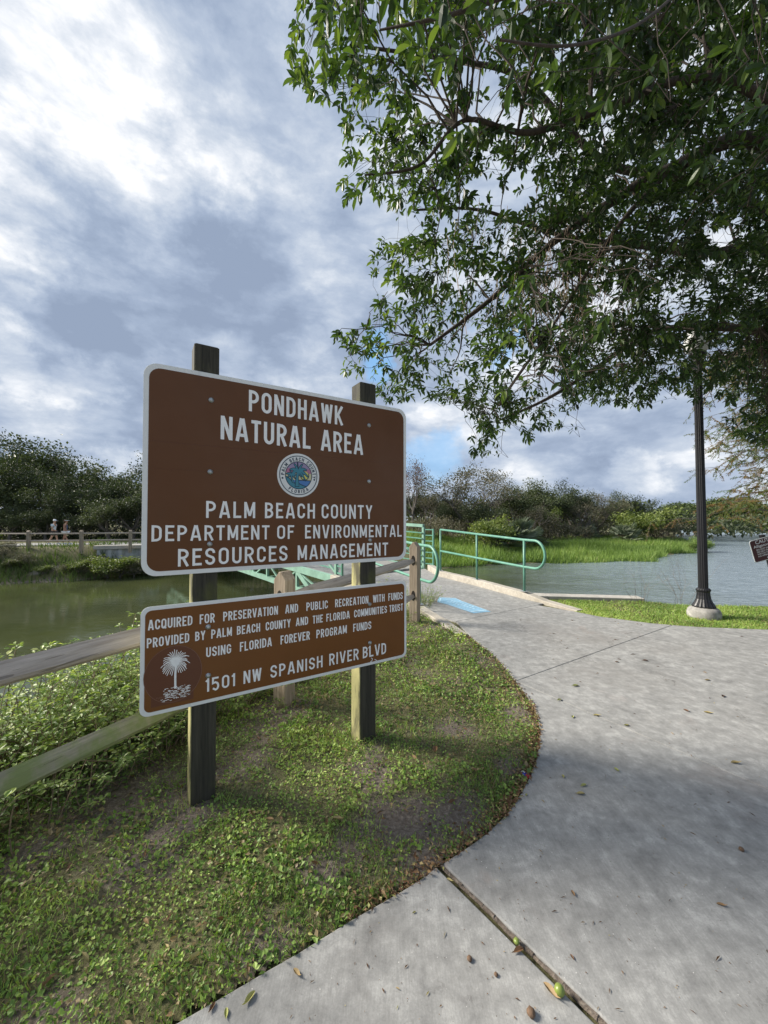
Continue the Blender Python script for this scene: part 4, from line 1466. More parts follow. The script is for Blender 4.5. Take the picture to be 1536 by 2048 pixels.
def place_tree(name, key, loc, sc, rz, label, cat='tree', group=None, trunk_name='trunk', crown_name='crown'):
    root = empty(name, loc, rz, label=label, cat=cat, group=group)
    root.scale = sc if hasattr(sc, '__len__') else (sc, sc, sc)
    for nm, me in zip((trunk_name, crown_name), PROTO[key]):
        link_mesh(nm, me, root)
    return root


tree_meshes('oak', 11, 2.2, 2.5, .20, 4, 40, .42, .20, T_DIA, M_oak, M_greybark, .8, 0, .16)
tree_meshes('oak2', 23, 1.8, 2.2, .18, 4, 44, .40, .19, T_DIA, M_oak, M_greybark, .7, 0, .22)
tree_meshes('bare', 31, 2.2, 2.3, .15, 4, 7, .30, .13, T_DIA, M_dry, M_greybark, .8, 0, .20)
tree_meshes('dryoak', 37, 2.0, 2.4, .18, 4, 26, .36, .16, T_DIA, M_dry, M_greybark, .85, 0, .10, flat_=.6)
tree_meshes('rust', 41, 2.6, 1.8, .12, 4, 9, .20, .13, T_DIA, M_red, M_greybark, .6, 0, .30)
tree_meshes('shrub', 53, .35, .85, .05, 3, 60, .20, .13, T_DIA, M_yellowgreen, M_greybark, .9, 0, .1)
tree_meshes('dryshrub', 59, .3, .9, .04, 3, 26, .18, .09, T_DIA, M_dry, M_greybark, .9, 0, .1)
tree_meshes('far', 61, 2.5, 2.4, .25, 3, 60, .75, .42, T_DIA, M_farleaf, M_greybark, .9, 0, .1, aspect=.7)
tree_meshes('weedbush', 67, .15, .45, .018, 3, 42, .13, .075, T_DIA, M_weed, M_twig, .9, 0, .15, bias=-.12)


def land_z(x, y):
    h, _, _ = land_h(np.array([[x]]), np.array([[y]]))
    return float(h[0, 0])


def put(name, key, px, Y, topy, label, cat='tree', group=None, asp=1.0, sink=0.0, rz=None, **kw):
    """stand a tree so that its crown reaches the given height in the view"""
    X = (px - 768) / F * Y
    z = land_z(X, Y) - sink
    zt = at(px, topy, Y).z
    me_c = PROTO[key][1]
    co = np.empty(len(me_c.vertices) * 3, np.float32); me_c.vertices.foreach_get('co', co)
    zmax = np.percentile(co[2::3], 99.5)
    s_ = (zt - z) / zmax
    return place_tree(name, key, (X, Y, z), (s_ * asp, s_ * asp, s_), random.uniform(0, 6.28) if rz is None else rz, label, cat, group, **kw)


# left bank wood
LB = 'dark oaks crowding the far bank behind the rail fence'
HID = 'dark evergreen oak in the wood on the far bank, outside or hidden'
for i, (px, Y, ty, k, a, lb) in enumerate([(-60, 40, 880, 'oak2', 1.1, 'big dark oak just outside the left edge of the photo'), (40, 36, 870, 'oak', 1.0, 'tallest dark oak at the left edge behind the far fence'), (95, 41, 882, 'oak2', 1.2, 'second tallest dark oak, its ragged top stepping down to the right'),
        (150, 36, 908, 'oak', 1.15, 'dark oak standing straight above the two walkers'), (205, 42, 930, 'oak2', 1.2, 'lower dark oak where the wood dips before the sign'), (262, 35, 925, 'oak', 1.1, 'greener oak touching the left edge of the big sign'),
        (0, 33, 940, 'oak2', 1.2, 'dense dark oak low in front of the tallest one'), (118, 33, 950, 'oak', 1.1, 'dark rounded oak low behind the walkers'), (330, 44, 915, 'oak', 1.1, 'dark oak hidden behind the left part of the big sign'), (200, 34, 965, 'oak2', 1.1, 'dark low oak between the walkers and the sign'), (420, 46, 930, 'oak2', 1.2, 'dark oak hidden behind the left sign post')]):
    put('oak_tree', k, px, Y, ty, lb, 'tree', LB, a)
for px, Y, ty, lb in [(20, 31, 1010, 'low dark sapling under the tallest oak at the left edge'), (90, 31.5, 1020, 'low dark sapling just left of the two walkers'), (215, 31, 1000, 'sapling in the wood right of the two walkers'), (265, 32, 985, 'greener sapling beside the left edge of the big sign'), (-60, 31, 1000, 'sapling just outside the left edge of the photo'), (165, 31.5, 1030, 'low sapling in the dark gap right behind the woman')]:
    put('oak_sapling', 'oak2', px, Y, ty, lb, 'shrub', 'saplings under the far oaks', 1.5)
g_ = np.random.default_rng(71)
n = 30000
wx = g_.uniform(-60, -8, n); wy = 31.5 + g_.gamma(2, 2.2, n) + .0 * wx
hh = (1.6 + 2.6 * vnoise(wx, wy, .5, 13)) * np.clip((wy - 30) / 4, .3, 1.3)
V, Fc, t = leaves(np.stack([wx, wy, -.3 + hh * g_.random(n)], 1), g_.normal(0, 1, (n, 3)), g_.normal(0, .6, (n, 3)) + np.array([0, 0, 1]), g_.uniform(.15, .32, n), .13, np.clip(.35 + g_.normal(0, .16, n), 0, 1), T_DIA)
link_mesh('undergrowth', leaf_mesh('undergrowth', [(V, Fc, t)], M_oak), kind='stuff', label='dark undergrowth under the oaks behind the walkway')
# middle bank, right of the sign
put('bare_rusty_tree', 'rust', 826, 44, 912, 'slender rust-leaved tree just right of the sign edge', asp=.8)
put('bare_rusty_tree', 'rust', 800, 50, 925, 'second rust-leaved tree half hidden by the sign', asp=.8)
put('spreading_dry_tree', 'dryoak', 935, 44, 930, 'tall grey domed tree with dry spreading twigs above the handrail', asp=1.15)
put('grey_bare_tree', 'bare', 985, 50, 950, 'grey leafless tree beside the domed dry tree', asp=1.1)
put('grey_bare_tree', 'bare', 860, 46, 985, 'low grey leafless tree behind the handrail post', asp=1.2)
MG = 'mixed trees along the middle bank'
for px, Y, ty, k, a, lb in [(845, 52, 978, 'oak2', 1.2, 'green tree crowded behind the green bridge railing'), (890, 45, 990, 'oak', 1.0, 'olive green tree below the tall domed crown'), (905, 56, 972, 'oak', 1.3, 'mid-green tree just left under the domed dry tree'),
                            (1020, 54, 968, 'oak', 1.3, 'green tree filling the gap behind the silver palmetto'), (1040, 50, 975, 'oak2', 1.2, 'dark green tree with a notched top behind the silver shrub'), (1085, 56, 960, 'oak2', 1.1, 'tallest dark green tree right of the domed dry tree'),
                            (1118, 58, 966, 'oak', 1.1, 'dark green tree next to the tallest dark one'), (1150, 60, 978, 'oak2', 1.1, 'dark tree standing over the pale sand clearing'), (1195, 62, 985, 'dryoak', 1.1, 'grey-green feathery tree above the pale trail'),
                            (1235, 64, 983, 'oak', 1.1, 'rounded dark tree above the yellow-green shrub'), (1265, 68, 988, 'oak2', 1.2, 'dark tree left of the lake opening'), (1300, 72, 1000, 'oak', 1.3, 'low dark tree closing the bank by the lake'), (1335, 80, 1008, 'oak2', 1.4, 'last low tree on the point before the lake'),
                            (960, 42, 1005, 'oak2', 1.3, 'short green thicket tree behind the round green bush'), (1070, 46, 1010, 'bare', 1.3, 'grey twiggy tree behind the marsh edge'), (1170, 54, 1000, 'bare', 1.3, 'grey twiggy tree over the reddish bank'),
                            (700, 48, 960, 'oak', 1.2, 'dark tree hidden behind the right half of the sign'), (600, 46, 940, 'oak2', 1.2, 'dark tree hidden behind the middle of the sign'), (500, 46, 935, 'oak', 1.2, 'dark tree hidden behind the left middle of the sign'), (770, 52, 965, 'dryoak', 1.2, 'dry tree hidden behind the sign edge')]:
    put('bank_tree', k, px, Y, ty, lb, 'tree', MG, a)
for px, Y, ty, a, lb in [(875, 41, 1030, 1.5, 'low grey bush seen through the near bay of the long handrail'), (925, 43, 1035, 1.5, 'grey-brown bush between the handrail and the round green bush'), (835, 40, 1035, 1.4, 'low grey bush right behind the barred bridge railing'), (1060, 47, 1045, 1.6, 'dry bush right of the silver palmetto'), (1100, 50, 1040, 1.6, 'dry bush behind the middle of the marsh grass'), (1140, 50, 1045, 1.7, 'brownish bush at the foot of the dark trees by the clearing'), (1190, 56, 1040, 1.7, 'dry bush below the feathery tree and pale trail'), (1000, 46, 1040, 1.5, 'dry bush right behind the round green bush')]:
    put('dry_thicket_bush', 'dryshrub', px, Y, ty, lb, 'shrub', 'dry thicket under the bank trees', a)
put('round_green_bush', 'shrub', 985, 36, 1034, 'round dark green bush behind the long green handrail', 'shrub', asp=1.25)
put('yellow_green_shrub', 'shrub', 1312, 56, 1016, 'big yellow-green shrub on the point where the bank meets the lake', 'shrub', asp=1.35)
put('yellow_green_shrub', 'shrub', 1262, 52, 1026, 'round dull green shrub left of the big yellow-green one', 'shrub', asp=1.2)
put('dead_grey_shrub', 'dryshrub', 1338, 54, 1040, 'grey leafless shrub leaning over the lake on the point', 'shrub', asp=1.5)
put('dead_grey_shrub', 'dryshrub', 1095, 47, 1030, 'rusty grey bush at the back of the marsh grass', 'shrub', asp=1.2)
put('yellow_green_shrub', 'shrub', 1092, 49, 1018, 'lighter green shrub standing behind the marsh grass', 'shrub', asp=.9)

# saw palmettos (fans of narrow blades)
def palmetto(seed, fans, h):
    g_ = np.random.default_rng(seed); rr_ = random.Random(seed)
    P, D_, N_, L_ = [], [], [], []
    mb = MB()
    for i in range(fans):
        an = rr_.uniform(0, 6.28); el = rr_.uniform(.2, 1.3)
        d = Vector((math.cos(an) * math.cos(el), math.sin(an) * math.cos(el), math.sin(el)))
        tip = d * h * rr_.uniform(.5, .8)
        mb.tube([(0, 0, -.1), tip * .5 + Vector((0, 0, .05)), tip], [.02, .015, .01], 4, cap=False)
        side = d.cross(Vector((0, 0, 1))).normalized(); up_ = side.cross(d)
        for k in range(18):
            a_ = R(-80 + 160 * k / 17)
            dd_ = d * math.cos(a_) + side * math.sin(a_) * (1) + up_ * rr_.uniform(-.1, .1)
            P.append(tip); D_.append(dd_); N_.append(up_); L_.append(h * rr_.uniform(.35, .5))
    P, D_, N_, L_ = map(np.array, (P, D_, N_, L_))
    V, Fc, t = leaves(P, D_, N_, L_, L_ * .11, g_.uniform(.2, .9, len(P)), T_DIA)
    me_t = bpy.data.meshes.new('stem'); me_t.from_pydata(mb.v, [], mb.f); me_t.materials.append(M_twig)
    return me_t, leaf_mesh('crown', [(V, Fc, t)], M_silver)


PROTO['palmetto'] = palmetto(5, 34, 1.0)
for px, Y, ty, a, lb in [(1022, 38, 1036, 1.1, 'silver-blue saw palmetto right of the round green bush'), (1050, 41, 1050, 1.2, 'smaller silver saw palmetto by the marsh grass'), (1170, 54, 1046, .9, 'palmetto with pale fans under the dark trees'), (1250, 50, 1046, .9, 'dull green palmetto left of the big yellow-green shrub')]:
    put('saw_palmetto', 'palmetto', px, Y, ty, lb, 'palmetto', asp=a, trunk_name='stem')

# far shore across the lake
rf = random.Random(8)
k = 0
for row in range(3):
    px = 1345 + row * 9
    while px < 1760:
        Y = 178 + row * 14 + rf.uniform(-3, 3)
        ty = 1016 - row * 3 + 9 * math.sin(px * .045 + row) + rf.uniform(-4, 6) - (6 if 1400 < px < 1500 else 0)
        put('far_shore_tree', 'far', px, Y, ty, 'small rounded tree in the green line across the lake', 'tree', 'trees lining the far lake shore', 1.25 + rf.uniform(-.15, .2), sink=3.4 if row == 0 else 2.0)
        px += 17 + rf.uniform(-3, 4)
g_ = np.random.default_rng(79)
n = 9000
wx = g_.uniform(85, 330, n); wy = 173.5 + g_.uniform(0, 5, n) - np.clip(wx - 140, 0, 200) * .10
V, Fc, t = leaves(np.stack([wx, wy, ZW + 4.2 * g_.random(n) * (.5 + .8 * vnoise(wx, wy, .2, 3))], 1), g_.normal(0, 1, (n, 3)), g_.normal(0, .6, (n, 3)) + np.array([0, 0, 1]), g_.uniform(.6, 1.4, n), .7, np.clip(.3 + g_.normal(0, .2, n), 0, 1), T_DIA)
link_mesh('shore_thicket', leaf_mesh('shore_thicket', [(V, Fc, t)], M_farleaf), kind='stuff', label='low thicket along the water line of the far shore')
# wood beyond the middle bank, reads as one mass
g_ = np.random.default_rng(77)
n = 26000
wx = g_.uniform(-75, 110, n); wy = g_.uniform(62, 92, n)
hgt = np.interp(wx, [-75, -30, 0, 40, 60, 110], [10, 9, 7.0, 5.2, 3.2, 2.2]) * (.75 + .45 * vnoise(wx, wy, .35, 3))
wz = -1 + hgt * g_.random(n) ** .6
V, Fc, t = leaves(np.stack([wx, wy, wz], 1), g_.normal(0, 1, (n, 3)), g_.normal(0, .6, (n, 3)) + np.array([0, 0, 1]), g_.uniform(.5, 1.1, n), .5, np.clip(.4 + (vnoise(wx, wz, .5, 8) - .5) + g_.normal(0, .12, n), 0, 1), T_DIA)
link_mesh('distant_wood', leaf_mesh('distant_wood', [(V, Fc, t)], M_oak), kind='stuff', label='dark mass of woodland closing the view behind the bank trees')

# ------------------------------------------------------------------ marsh grass and bank weeds
g_ = np.random.default_rng(21)


def blades(n, region, hfun, wfun, tint, name, mat, label, zoff=0.0, bend=.35, dens=None, T=T_TRI):
    xs = g_.uniform(region[0], region[2], n); ys = g_.uniform(region[1], region[3], n)
    h, dn, ds = land_h(xs[None], ys[None]); h, dn, ds = h[0], dn[0], ds[0]
    keep = dens(xs, ys, dn, ds, h)
    xs, ys, h = xs[keep], ys[keep], h[keep]
    m_ = len(xs)
    D_ = np.stack([g_.normal(0, bend, m_), g_.normal(0, bend, m_), np.ones(m_)], 1)
    N_ = np.stack([g_.normal(0, 1, m_), g_.normal(-.6, 1, m_), g_.normal(0, .2, m_)], 1)
    L_ = hfun(xs, ys) * g_.uniform(.6, 1.3, m_)
    V, Fc, t = leaves(np.stack([xs, ys, h + zoff], 1), D_, N_, L_, wfun * g_.uniform(.7, 1.3, m_), np.clip(tint(xs, ys) + g_.normal(0, .13, m_), 0, 1), T)
    return link_mesh(name, leaf_mesh(name, [(V, Fc, t)], mat), kind='stuff', label=label)


blades(170000, (2, 27, 46, 62), lambda x, y: .40 + .75 * vnoise(x, y, .45, 4) ** 2 + .25 * vnoise(x, y, 1.6, 8), .075, lambda x, y: .40 + .5 * (vnoise(x, y, .3, 6) - .35), 'marsh_grass', M_grass, 'bright green marsh grass spreading along the opposite lake bank', -.05,
       dens=lambda x, y, dn, ds, h: (ds > -1.0 + 1.7 * vnoise(x, y, .5, 3)) & (ds < 16) & (g_.random(len(x)) < np.where(ds < 12, 1, .4)))
blades(60000, (-46, 16, 3, 30), lambda x, y: .22 + .4 * vnoise(x, y, .6, 14), .05, lambda x, y: .22 + .4 * (vnoise(x, y, .6, 16) - .4), 'bank_grass', M_reed, 'rough grass and weeds on the sandy far bank under the rail fence', -.03,
       dens=lambda x, y, dn, ds, h: (ds > -.35) & (ds < 4.5) & (vnoise(x, y, .55, 9) < .62 + .3 * g_.random(len(x))) & ((ds < 1.9) | (g_.random(len(x)) < .3)))
blades(14000, (-2, 29, 40, 60), lambda x, y: .8 + 0 * x, .05, lambda x, y: .95 + 0 * x, 'dry_reeds', M_reed, 'scattered tan reed stems behind the marsh grass', 0,
       dens=lambda x, y, dn, ds, h: (ds > 11) & (ds < 20) & (g_.random(len(x)) < .6))
rw = random.Random(5)
for px, Y, s_, k_, lb in [(10, 22.6, .55, 'dryshrub', 'grey scrub bush at the left edge below the far fence'), (45, 22.2, .50, 'dryshrub', 'dark twiggy bush under the first visible far fence post'), (28, 21.9, .34, 'shrub', 'small green bush low at the water left of the twiggy one'),
                          (92, 22.0, .28, 'shrub', 'small green bush on the sandy bank below the man'), (128, 22.3, .30, 'dryshrub', 'low dry bush on the sandy bank below the woman'), (165, 22.7, .42, 'shrub', 'green bush below the middle far fence post'),
                          (190, 23.2, .50, 'dryshrub', 'brownish bush leaning toward the far seawall'), (215, 23.0, .68, 'shrub', 'thick green bush just left of the far seawall'), (244, 23.2, .68, 'shrub', 'green bush growing against the corrugated seawall'), (270, 23.6, .66, 'dryshrub', 'dry bush in front of the seawall beside the sign edge'),
                          (300, 24.5, .5, 'shrub', 'bush hidden behind the sign on the far bank'), (-40, 22.5, .6, 'shrub', 'bush outside the photo on the far bank'), (340, 25.5, .5, 'dryshrub', 'dry bush hidden behind the sign on the far bank')]:
    X = (px - 768) / F * Y
    z = max(land_z(X, Y), ZW)
    place_tree('bank_bush', k_, (X, Y, z - .05), (s_ * 1.5, s_ * 1.5, s_ * .9), rw.uniform(0, 6), lb, 'shrub', 'scrub on the far bank')
for px, Y, s_, lb in [(1385, 41, .45, 'broad-leaved water plant left of the lamp post at the marsh tip'), (1400, 41.5, .5, 'tallest water plant right of the lamp post at the marsh tip'), (1414, 42, .4, 'outermost water plant at the very tip of the marsh')]:
    X = (px - 768) / F * Y
    place_tree('water_plant', 'weedbush', (X, Y, ZW), (s_ * 3, s_ * 3, s_ * 2.6), px, lb, 'plant', 'water plants at the marsh tip', 'stem', 'foliage')

# ------------------------------------------------------------------ lawn of low weeds on the near side
cov_poly = [(-7.0, -2.35)] + E2 + [(1.16, 5.9), (.95, 6.4), (.60, 7.1), (-.35, 6.9), (-1.2, 5.0), (-2.0, 3.3), (-2.9, 1.8), (-4.0, 0), (-6, -2.0)]
BARE = [((820, 1655), .20, 1.0), ((915, 1640), .16, 1.0), ((860, 1735), .13, 1.3), ((235, 1590), .34, .8), ((110, 1500), .5, .9), ((560, 1415), .25, .7), ((640, 1740), .12, .8), ((700, 1700), .10, .6),
        ((1050, 1430), .22, .5), ((1000, 1320), .28, .6), ((480, 1530), .20, .6), ((60, 1710), .15, .7), ((870, 1255), .3, .6), ((300, 1700), .22, .45), ((760, 1560), .15, .5), ((1030, 1540), .12, .7), ((900, 1460), .2, .4), ((530, 1900), .14, .5)]


def bare(x, y):
    b = np.zeros(len(x))
    for (px, py), r_, w_ in BARE:
        c0 = gnd(px, py)
        b = np.maximum(b, w_ * np.exp(-((x - c0.x) ** 2 + (y - c0.y) ** 2) / r_ ** 2))
    return b + .42 * np.clip((vnoise(x, y, 2.2, 31) * .6 + vnoise(x, y, 7, 32) * .4 - .56) * 4, 0, 1)


g_ = np.random.default_rng(99)


def scatter(n, poly, near=1.9, pw=1.5):
    poly = np.array(poly); lo, hi = poly.min(0), poly.max(0)
    x = g_.uniform(lo[0], hi[0], n); y = g_.uniform(lo[1], hi[1], n)
    k = inside(x, y, poly)
    x, y = x[k], y[k]
    d = np.hypot(x, y) + .01
    k = (g_.random(len(x)) < np.minimum(1, (near / d) ** pw)) & ((y > .9) | (g_.random(len(x)) < .12)) & (np.abs(x) < y * 1.15 + 1.2)
    return x[k], y[k], d[k]


# uneven soil of the lawn, finer than the land sheet
sx0, sy0, stp = -5.2, .75, .035
nxs, nys = int(6.7 / stp), int(6.0 / stp)
SX, SY = np.meshgrid(sx0 + np.arange(nxs) * stp, sy0 + np.arange(nys) * stp)
SX = SX + (vnoise(SX, SY, 20, 3) - .5) * .02
sdp_ = sdist(SX, SY, np.array(cov_poly))
brs = bare(SX.ravel(), SY.ravel()).reshape(SX.shape)
SZ = -.004 + np.clip(sdp_, 0, .12) / .12 * .012 + (vnoise(SX, SY, 14, 4) - .5) * .014 + (vnoise(SX, SY, 4, 5) - .5) * .02 * np.clip(sdp_ * 5, 0, 1)
ok = (sdp_ > -.01)
ii = (np.arange(nys - 1)[:, None] * nxs + np.arange(nxs - 1)[None]).ravel()
okr = ok.ravel(); ii = ii[okr[ii] & okr[ii + 1] & okr[ii + nxs] & okr[ii + nxs + 1]]
used_ = np.stack([ii, ii + 1, ii + nxs + 1, ii + nxs], 1)
uq, inv = np.unique(used_, return_inverse=True)
Vs = np.stack([SX.ravel(), SY.ravel(), SZ.ravel()], 1)[uq]
tn = np.clip(.40 - .55 * np.clip(brs, 0, 1), 0, 1).ravel()[uq]
link_mesh('lawn_soil', np_mesh('lawn_soil', Vs, inv.reshape(-1, 4), tn, M_soil, True), kind='structure', label='bare grey-brown soil showing in patches through the lawn')


def soil_z(x, y):
    i = np.clip(((x - sx0) / stp).round().astype(int), 0, nxs - 1); j = np.clip(((y - sy0) / stp).round().astype(int), 0, nys - 1)
    z_ = SZ[j, i]
    return np.where((x > sx0) & (y > sy0), np.maximum(z_, -.006), 0)


x, y, d = scatter(760000, cov_poly)
bz = bare(x, y)
clump = .55 * vnoise(x, y, 9, 71) + .45 * vnoise(x, y, 21, 72)
k = (g_.random(len(x)) > bz * .985) & (g_.random(len(x)) < np.clip((clump - .18) * 3.4, .12, 1))
x, y, d, clump = x[k], y[k], d[k], clump[k]
n = len(x)
patch = vnoise(x, y, 3.5, 41)
D_ = np.stack([g_.normal(0, 1, n), g_.normal(0, 1, n), g_.normal(.35, .5, n)], 1)
N_ = np.stack([g_.normal(0, .6, n), g_.normal(0, .6, n), np.ones(n)], 1)
L_ = g_.uniform(.008, .024, n) * (1 + .20 * np.clip(d - 2, 0, 4)) * (.7 + .7 * patch)
z = soil_z(x, y) + g_.uniform(.0, .042, n) * np.clip((clump - .15) * 1.8, .1, 1)
tint = np.clip(.36 + .60 * (vnoise(x, y, 1.6, 43) - .38) + g_.normal(0, .17, n) + .42 * (clump - .3), .13, 1)
dead = g_.random(n) < .07 + .22 * vnoise(x, y, 4, 47) ** 2
tint[dead] = g_.uniform(0, .12, dead.sum())
p1 = leaves(np.stack([x, y, z], 1), D_, N_, L_, L_ * g_.uniform(.4, .9, n), tint, T_DIA)
print('cover leaves', n)
# grass blades, upright in tufts and matted elsewhere
x, y, d = scatter(420000, cov_poly)
tuft = np.clip((vnoise(x, y, 2.3, 51) * .6 + vnoise(x, y, 8, 52) * .4 - .38) * 4, 0, 1)
k = (g_.random(len(x)) > bare(x, y) * .93) & (g_.random(len(x)) < .12 + .88 * tuft)
x, y, d, tuft = x[k], y[k], d[k], tuft[k]; n = len(x)
lean2 = np.where(tuft > .5, .5, 1.0)
D_ = np.stack([g_.normal(0, 1, n) * lean2, g_.normal(0, 1, n) * lean2, g_.uniform(.3, 1.5, n)], 1)
N_ = np.stack([g_.normal(0, .7, n), g_.normal(0, .7, n), np.ones(n)], 1)
L_ = g_.uniform(.020, .055, n) * (1 + .1 * np.clip(d - 2, 0, 4)) * (.6 + .6 * tuft)
tint = np.clip(.60 + .5 * (vnoise(x, y, 1.6, 53) - .4) + g_.normal(0, .16, n), .14, 1)
dead = g_.random(n) < .17
tint[dead] = g_.uniform(0, .1, dead.sum())
p2_ = leaves(np.stack([x, y, soil_z(x, y)], 1), D_, N_, L_, .0036 * (1 + .25 * np.clip(d - 2, 0, 4)), tint, T_BLADE)
print('cover blades', n)
link_mesh('lawn', leaf_mesh('lawn', [p1, p2_], M_cover), kind='stuff', label='patchy lawn of clover-like weeds and grass around the sign posts')
# strip beyond the path
strip = [tuple(p) for p in far_edge] + [(5.0, 6.09), (5.93, 5.95), (9, 5.65), (14, 5.15), (14, 7.3), (8, 7.5), (5.8, 7.75), (5.4, 8.1), (3.5, 8.2), (3.35, 7.9), (3.7, 7.2)]
poly = np.array(strip); n = 170000
x = g_.uniform(3.3, 12, n); y = g_.uniform(5.1, 8.3, n); k = inside(x, y, poly) & (g_.random(n) < .12 + 1.2 * vnoise(x, y, 1.9, 61)); x, y = x[k], y[k]; n = len(x)
D_ = np.stack([g_.normal(0, .8, n), g_.normal(0, .8, n), g_.uniform(.3, 1.3, n)], 1)
N_ = np.stack([g_.normal(0, .7, n), g_.normal(-.3, .7, n), np.ones(n)], 1)
tint = np.clip(.60 + .5 * (vnoise(x, y, 2.2, 63) - .4) + g_.normal(0, .15, n), .1, 1)
dead = g_.random(n) < .10; tint[dead] = g_.uniform(0, .1, dead.sum())
pa = leaves(np.stack([x, y, np.full(n, -.01)], 1), D_, N_, g_.uniform(.03, .075, n), .009, tint, T_BLADE)
link_mesh('grass_strip', leaf_mesh('grass_strip', [pa], M_cover), kind='stuff', label='sunlit strip of grass between the concrete path and the lake')
# litter caught along the edge of the path
n = 3300
seg = g_.integers(4, len(E2) - 1, n); tt = g_.random(n)
E2a = np.array(E2)
pt = E2a[seg] * (1 - tt[:, None]) + E2a[seg + 1] * tt[:, None]
dr = E2a[seg + 1] - E2a[seg]; nn_ = np.stack([-dr[:, 1], dr[:, 0]], 1); nn_ /= np.linalg.norm(nn_, axis=1, keepdims=True)
offs = g_.gamma(1.2, .036, n) * np.where(pt[:, 1] > 3.6, 2.4, 1)
pt = pt + nn_ * (offs - .01)[:, None]
keep = g_.random(n) < np.where(pt[:, 1] > 2.2, 1, .4)
pt = pt[keep]; n = len(pt)
pe = leaves(np.stack([pt[:, 0], pt[:, 1], g_.uniform(.004, .03, n)], 1), g_.normal(0, 1, (n, 3)) * np.array([1, 1, .3]), g_.normal(0, .5, (n, 3)) + np.array([0, 0, 1]), g_.uniform(.012, .035, n), g_.uniform(.005, .016, n), np.clip(g_.beta(1.3, 2.2, n), 0, 1), T_DIA)
# dead leaves lying in the lawn
x, y, d = scatter(5200, cov_poly); n = len(x)
pf = leaves(np.stack([x, y, g_.uniform(.01, .03, n)], 1), g_.normal(0, 1, (n, 3)) * np.array([1, 1, .25]), g_.normal(0, .5, (n, 3)) + np.array([0, 0, 1]), g_.uniform(.02, .055, n), g_.uniform(.009, .022, n), np.clip(g_.beta(1.6, 1.6, n), 0, 1), T_LEAF)
link_mesh('leaf_litter', leaf_mesh('leaf_litter', [pe, pf], M_litter), kind='stuff', label='dry brown leaf litter caught along the curved edge of the path')

# ------------------------------------------------------------------ weedy bank between fence and water
def weed_plant(seed, h, nst, leaf=.036):
    rr_ = random.Random(seed); gg = np.random.default_rng(seed)
    mb = MB(); P, D_, N_, L_, Tn = [], [], [], [], []
    for s_ in range(nst):
        an = rr_.uniform(0, 6.28); out = rr_.uniform(.15, .8)
        p = Vector((rr_.gauss(0, .10), rr_.gauss(0, .10), 0)); d = Vector((math.cos(an) * out, math.sin(an) * out, 1)).normalized()
        pts = [p]
        n = 9; L0 = h * rr_.uniform(.55, 1.15)
        for i in range(n):
            d = (d + Vector((rr_.gauss(0, .13), rr_.gauss(0, .13), rr_.gauss(-.03, .08)))).normalized()
            p = p + d * (L0 / n); pts.append(p)
            if i > 0:
                for q in range(5 if i < n - 1 else 8):
                    a2 = rr_.uniform(0, 6.28)
                    ld = Vector((math.cos(a2), math.sin(a2), rr_.uniform(-.15, .6)))
                    P.append(p + ld * rr_.uniform(0, .03)); D_.append(ld); N_.append((rr_.gauss(0, .4), rr_.gauss(0, .4), 1))
                    L_.append(leaf * rr_.uniform(.55, 1.25)); Tn.append(.25 + .42 * i / n + rr_.gauss(0, .14))
        mb.tube(pts, [.005 * (1 - .7 * i / n) for i in range(n + 1)], 3, cap=False)
    P, D_, N_, L_, Tn = map(np.array, (P, D_, N_, L_, Tn))
    V, Fc, t = leaves(P, D_, N_, L_, L_ * .55, np.clip(Tn, 0, 1), T_LEAF)
    me_t = bpy.data.meshes.new('stem'); me_t.from_pydata(mb.v, [], mb.f); me_t.materials.append(M_twig)
    return me_t, leaf_mesh('foliage', [(V, Fc, t)], M_weed)


for i in range(5):
    PROTO['weed%d' % i] = weed_plant(100 + i, .75, 17 if i < 3 else 11)
rw = random.Random(12)
FN = Vector((-FD.y, FD.x, 0))                      # outward from the fence, toward the water


def mesh_arrays(me):
    n = len(me.vertices); co = np.empty(n * 3, np.float32); me.vertices.foreach_get('co', co)
    m_ = len(me.polygons); k_ = len(me.loops) // m_
    f_ = np.empty(len(me.loops), np.int32); me.loops.foreach_get('vertex_index', f_)
    t_ = np.full(n, .5, np.float32)
    if 'tint' in me.attributes: me.attributes['tint'].data.foreach_get('value', t_)
    return co.reshape(-1, 3), f_.reshape(m_, k_), t_


WA = {i: (mesh_arrays(PROTO['weed%d' % i][0]), mesh_arrays(PROTO['weed%d' % i][1])) for i in range(5)}
acc = ([], [])
cnt = 0
for i in range(330):
    t = rw.uniform(-4.3, 5.4)
    s_ = .16 + 2.1 * rw.random() ** 1.15
    p = FP[1] + FD * t + FN * s_
    if p.y < .1 or p.y > 8.2: continue
    if t > 2.2 and s_ > 1.1: continue
    z = land_z(p.x, p.y)
    hz = (1.0 if t < .4 else .55) * rw.uniform(.75, 1.15) * (1.15 if s_ > .9 else .95)
    if t < -.2 and s_ > 1.0: hz *= 1.2
    an = rw.uniform(0, 6.28); c0, s0 = math.cos(an), math.sin(an)
    ton = rw.gauss(0, .09)
    for w_ in (0, 1):
        V, f_, t_ = WA[rw.randrange(5) if w_ == 0 else last][w_] if w_ else WA[(last := rw.randrange(5))][0]
        V = V * hz
        V = np.stack([V[:, 0] * c0 - V[:, 1] * s0 + p.x, V[:, 0] * s0 + V[:, 1] * c0 + p.y, V[:, 2] + z - .03], 1)
        acc[w_].append((V, f_, np.clip(t_ + ton, 0, 1)))
    cnt += 1
tangle = leaf_mesh('weed_tangle', acc[1], M_weed)
tg = link_mesh('weed_tangle', tangle, kind='stuff', label='tangle of leafy weeds between the split rail fence and the channel')
link_mesh('stem', leaf_mesh('stem', acc[0], M_twig), tg, kind='stuff')
print('weeds', cnt)
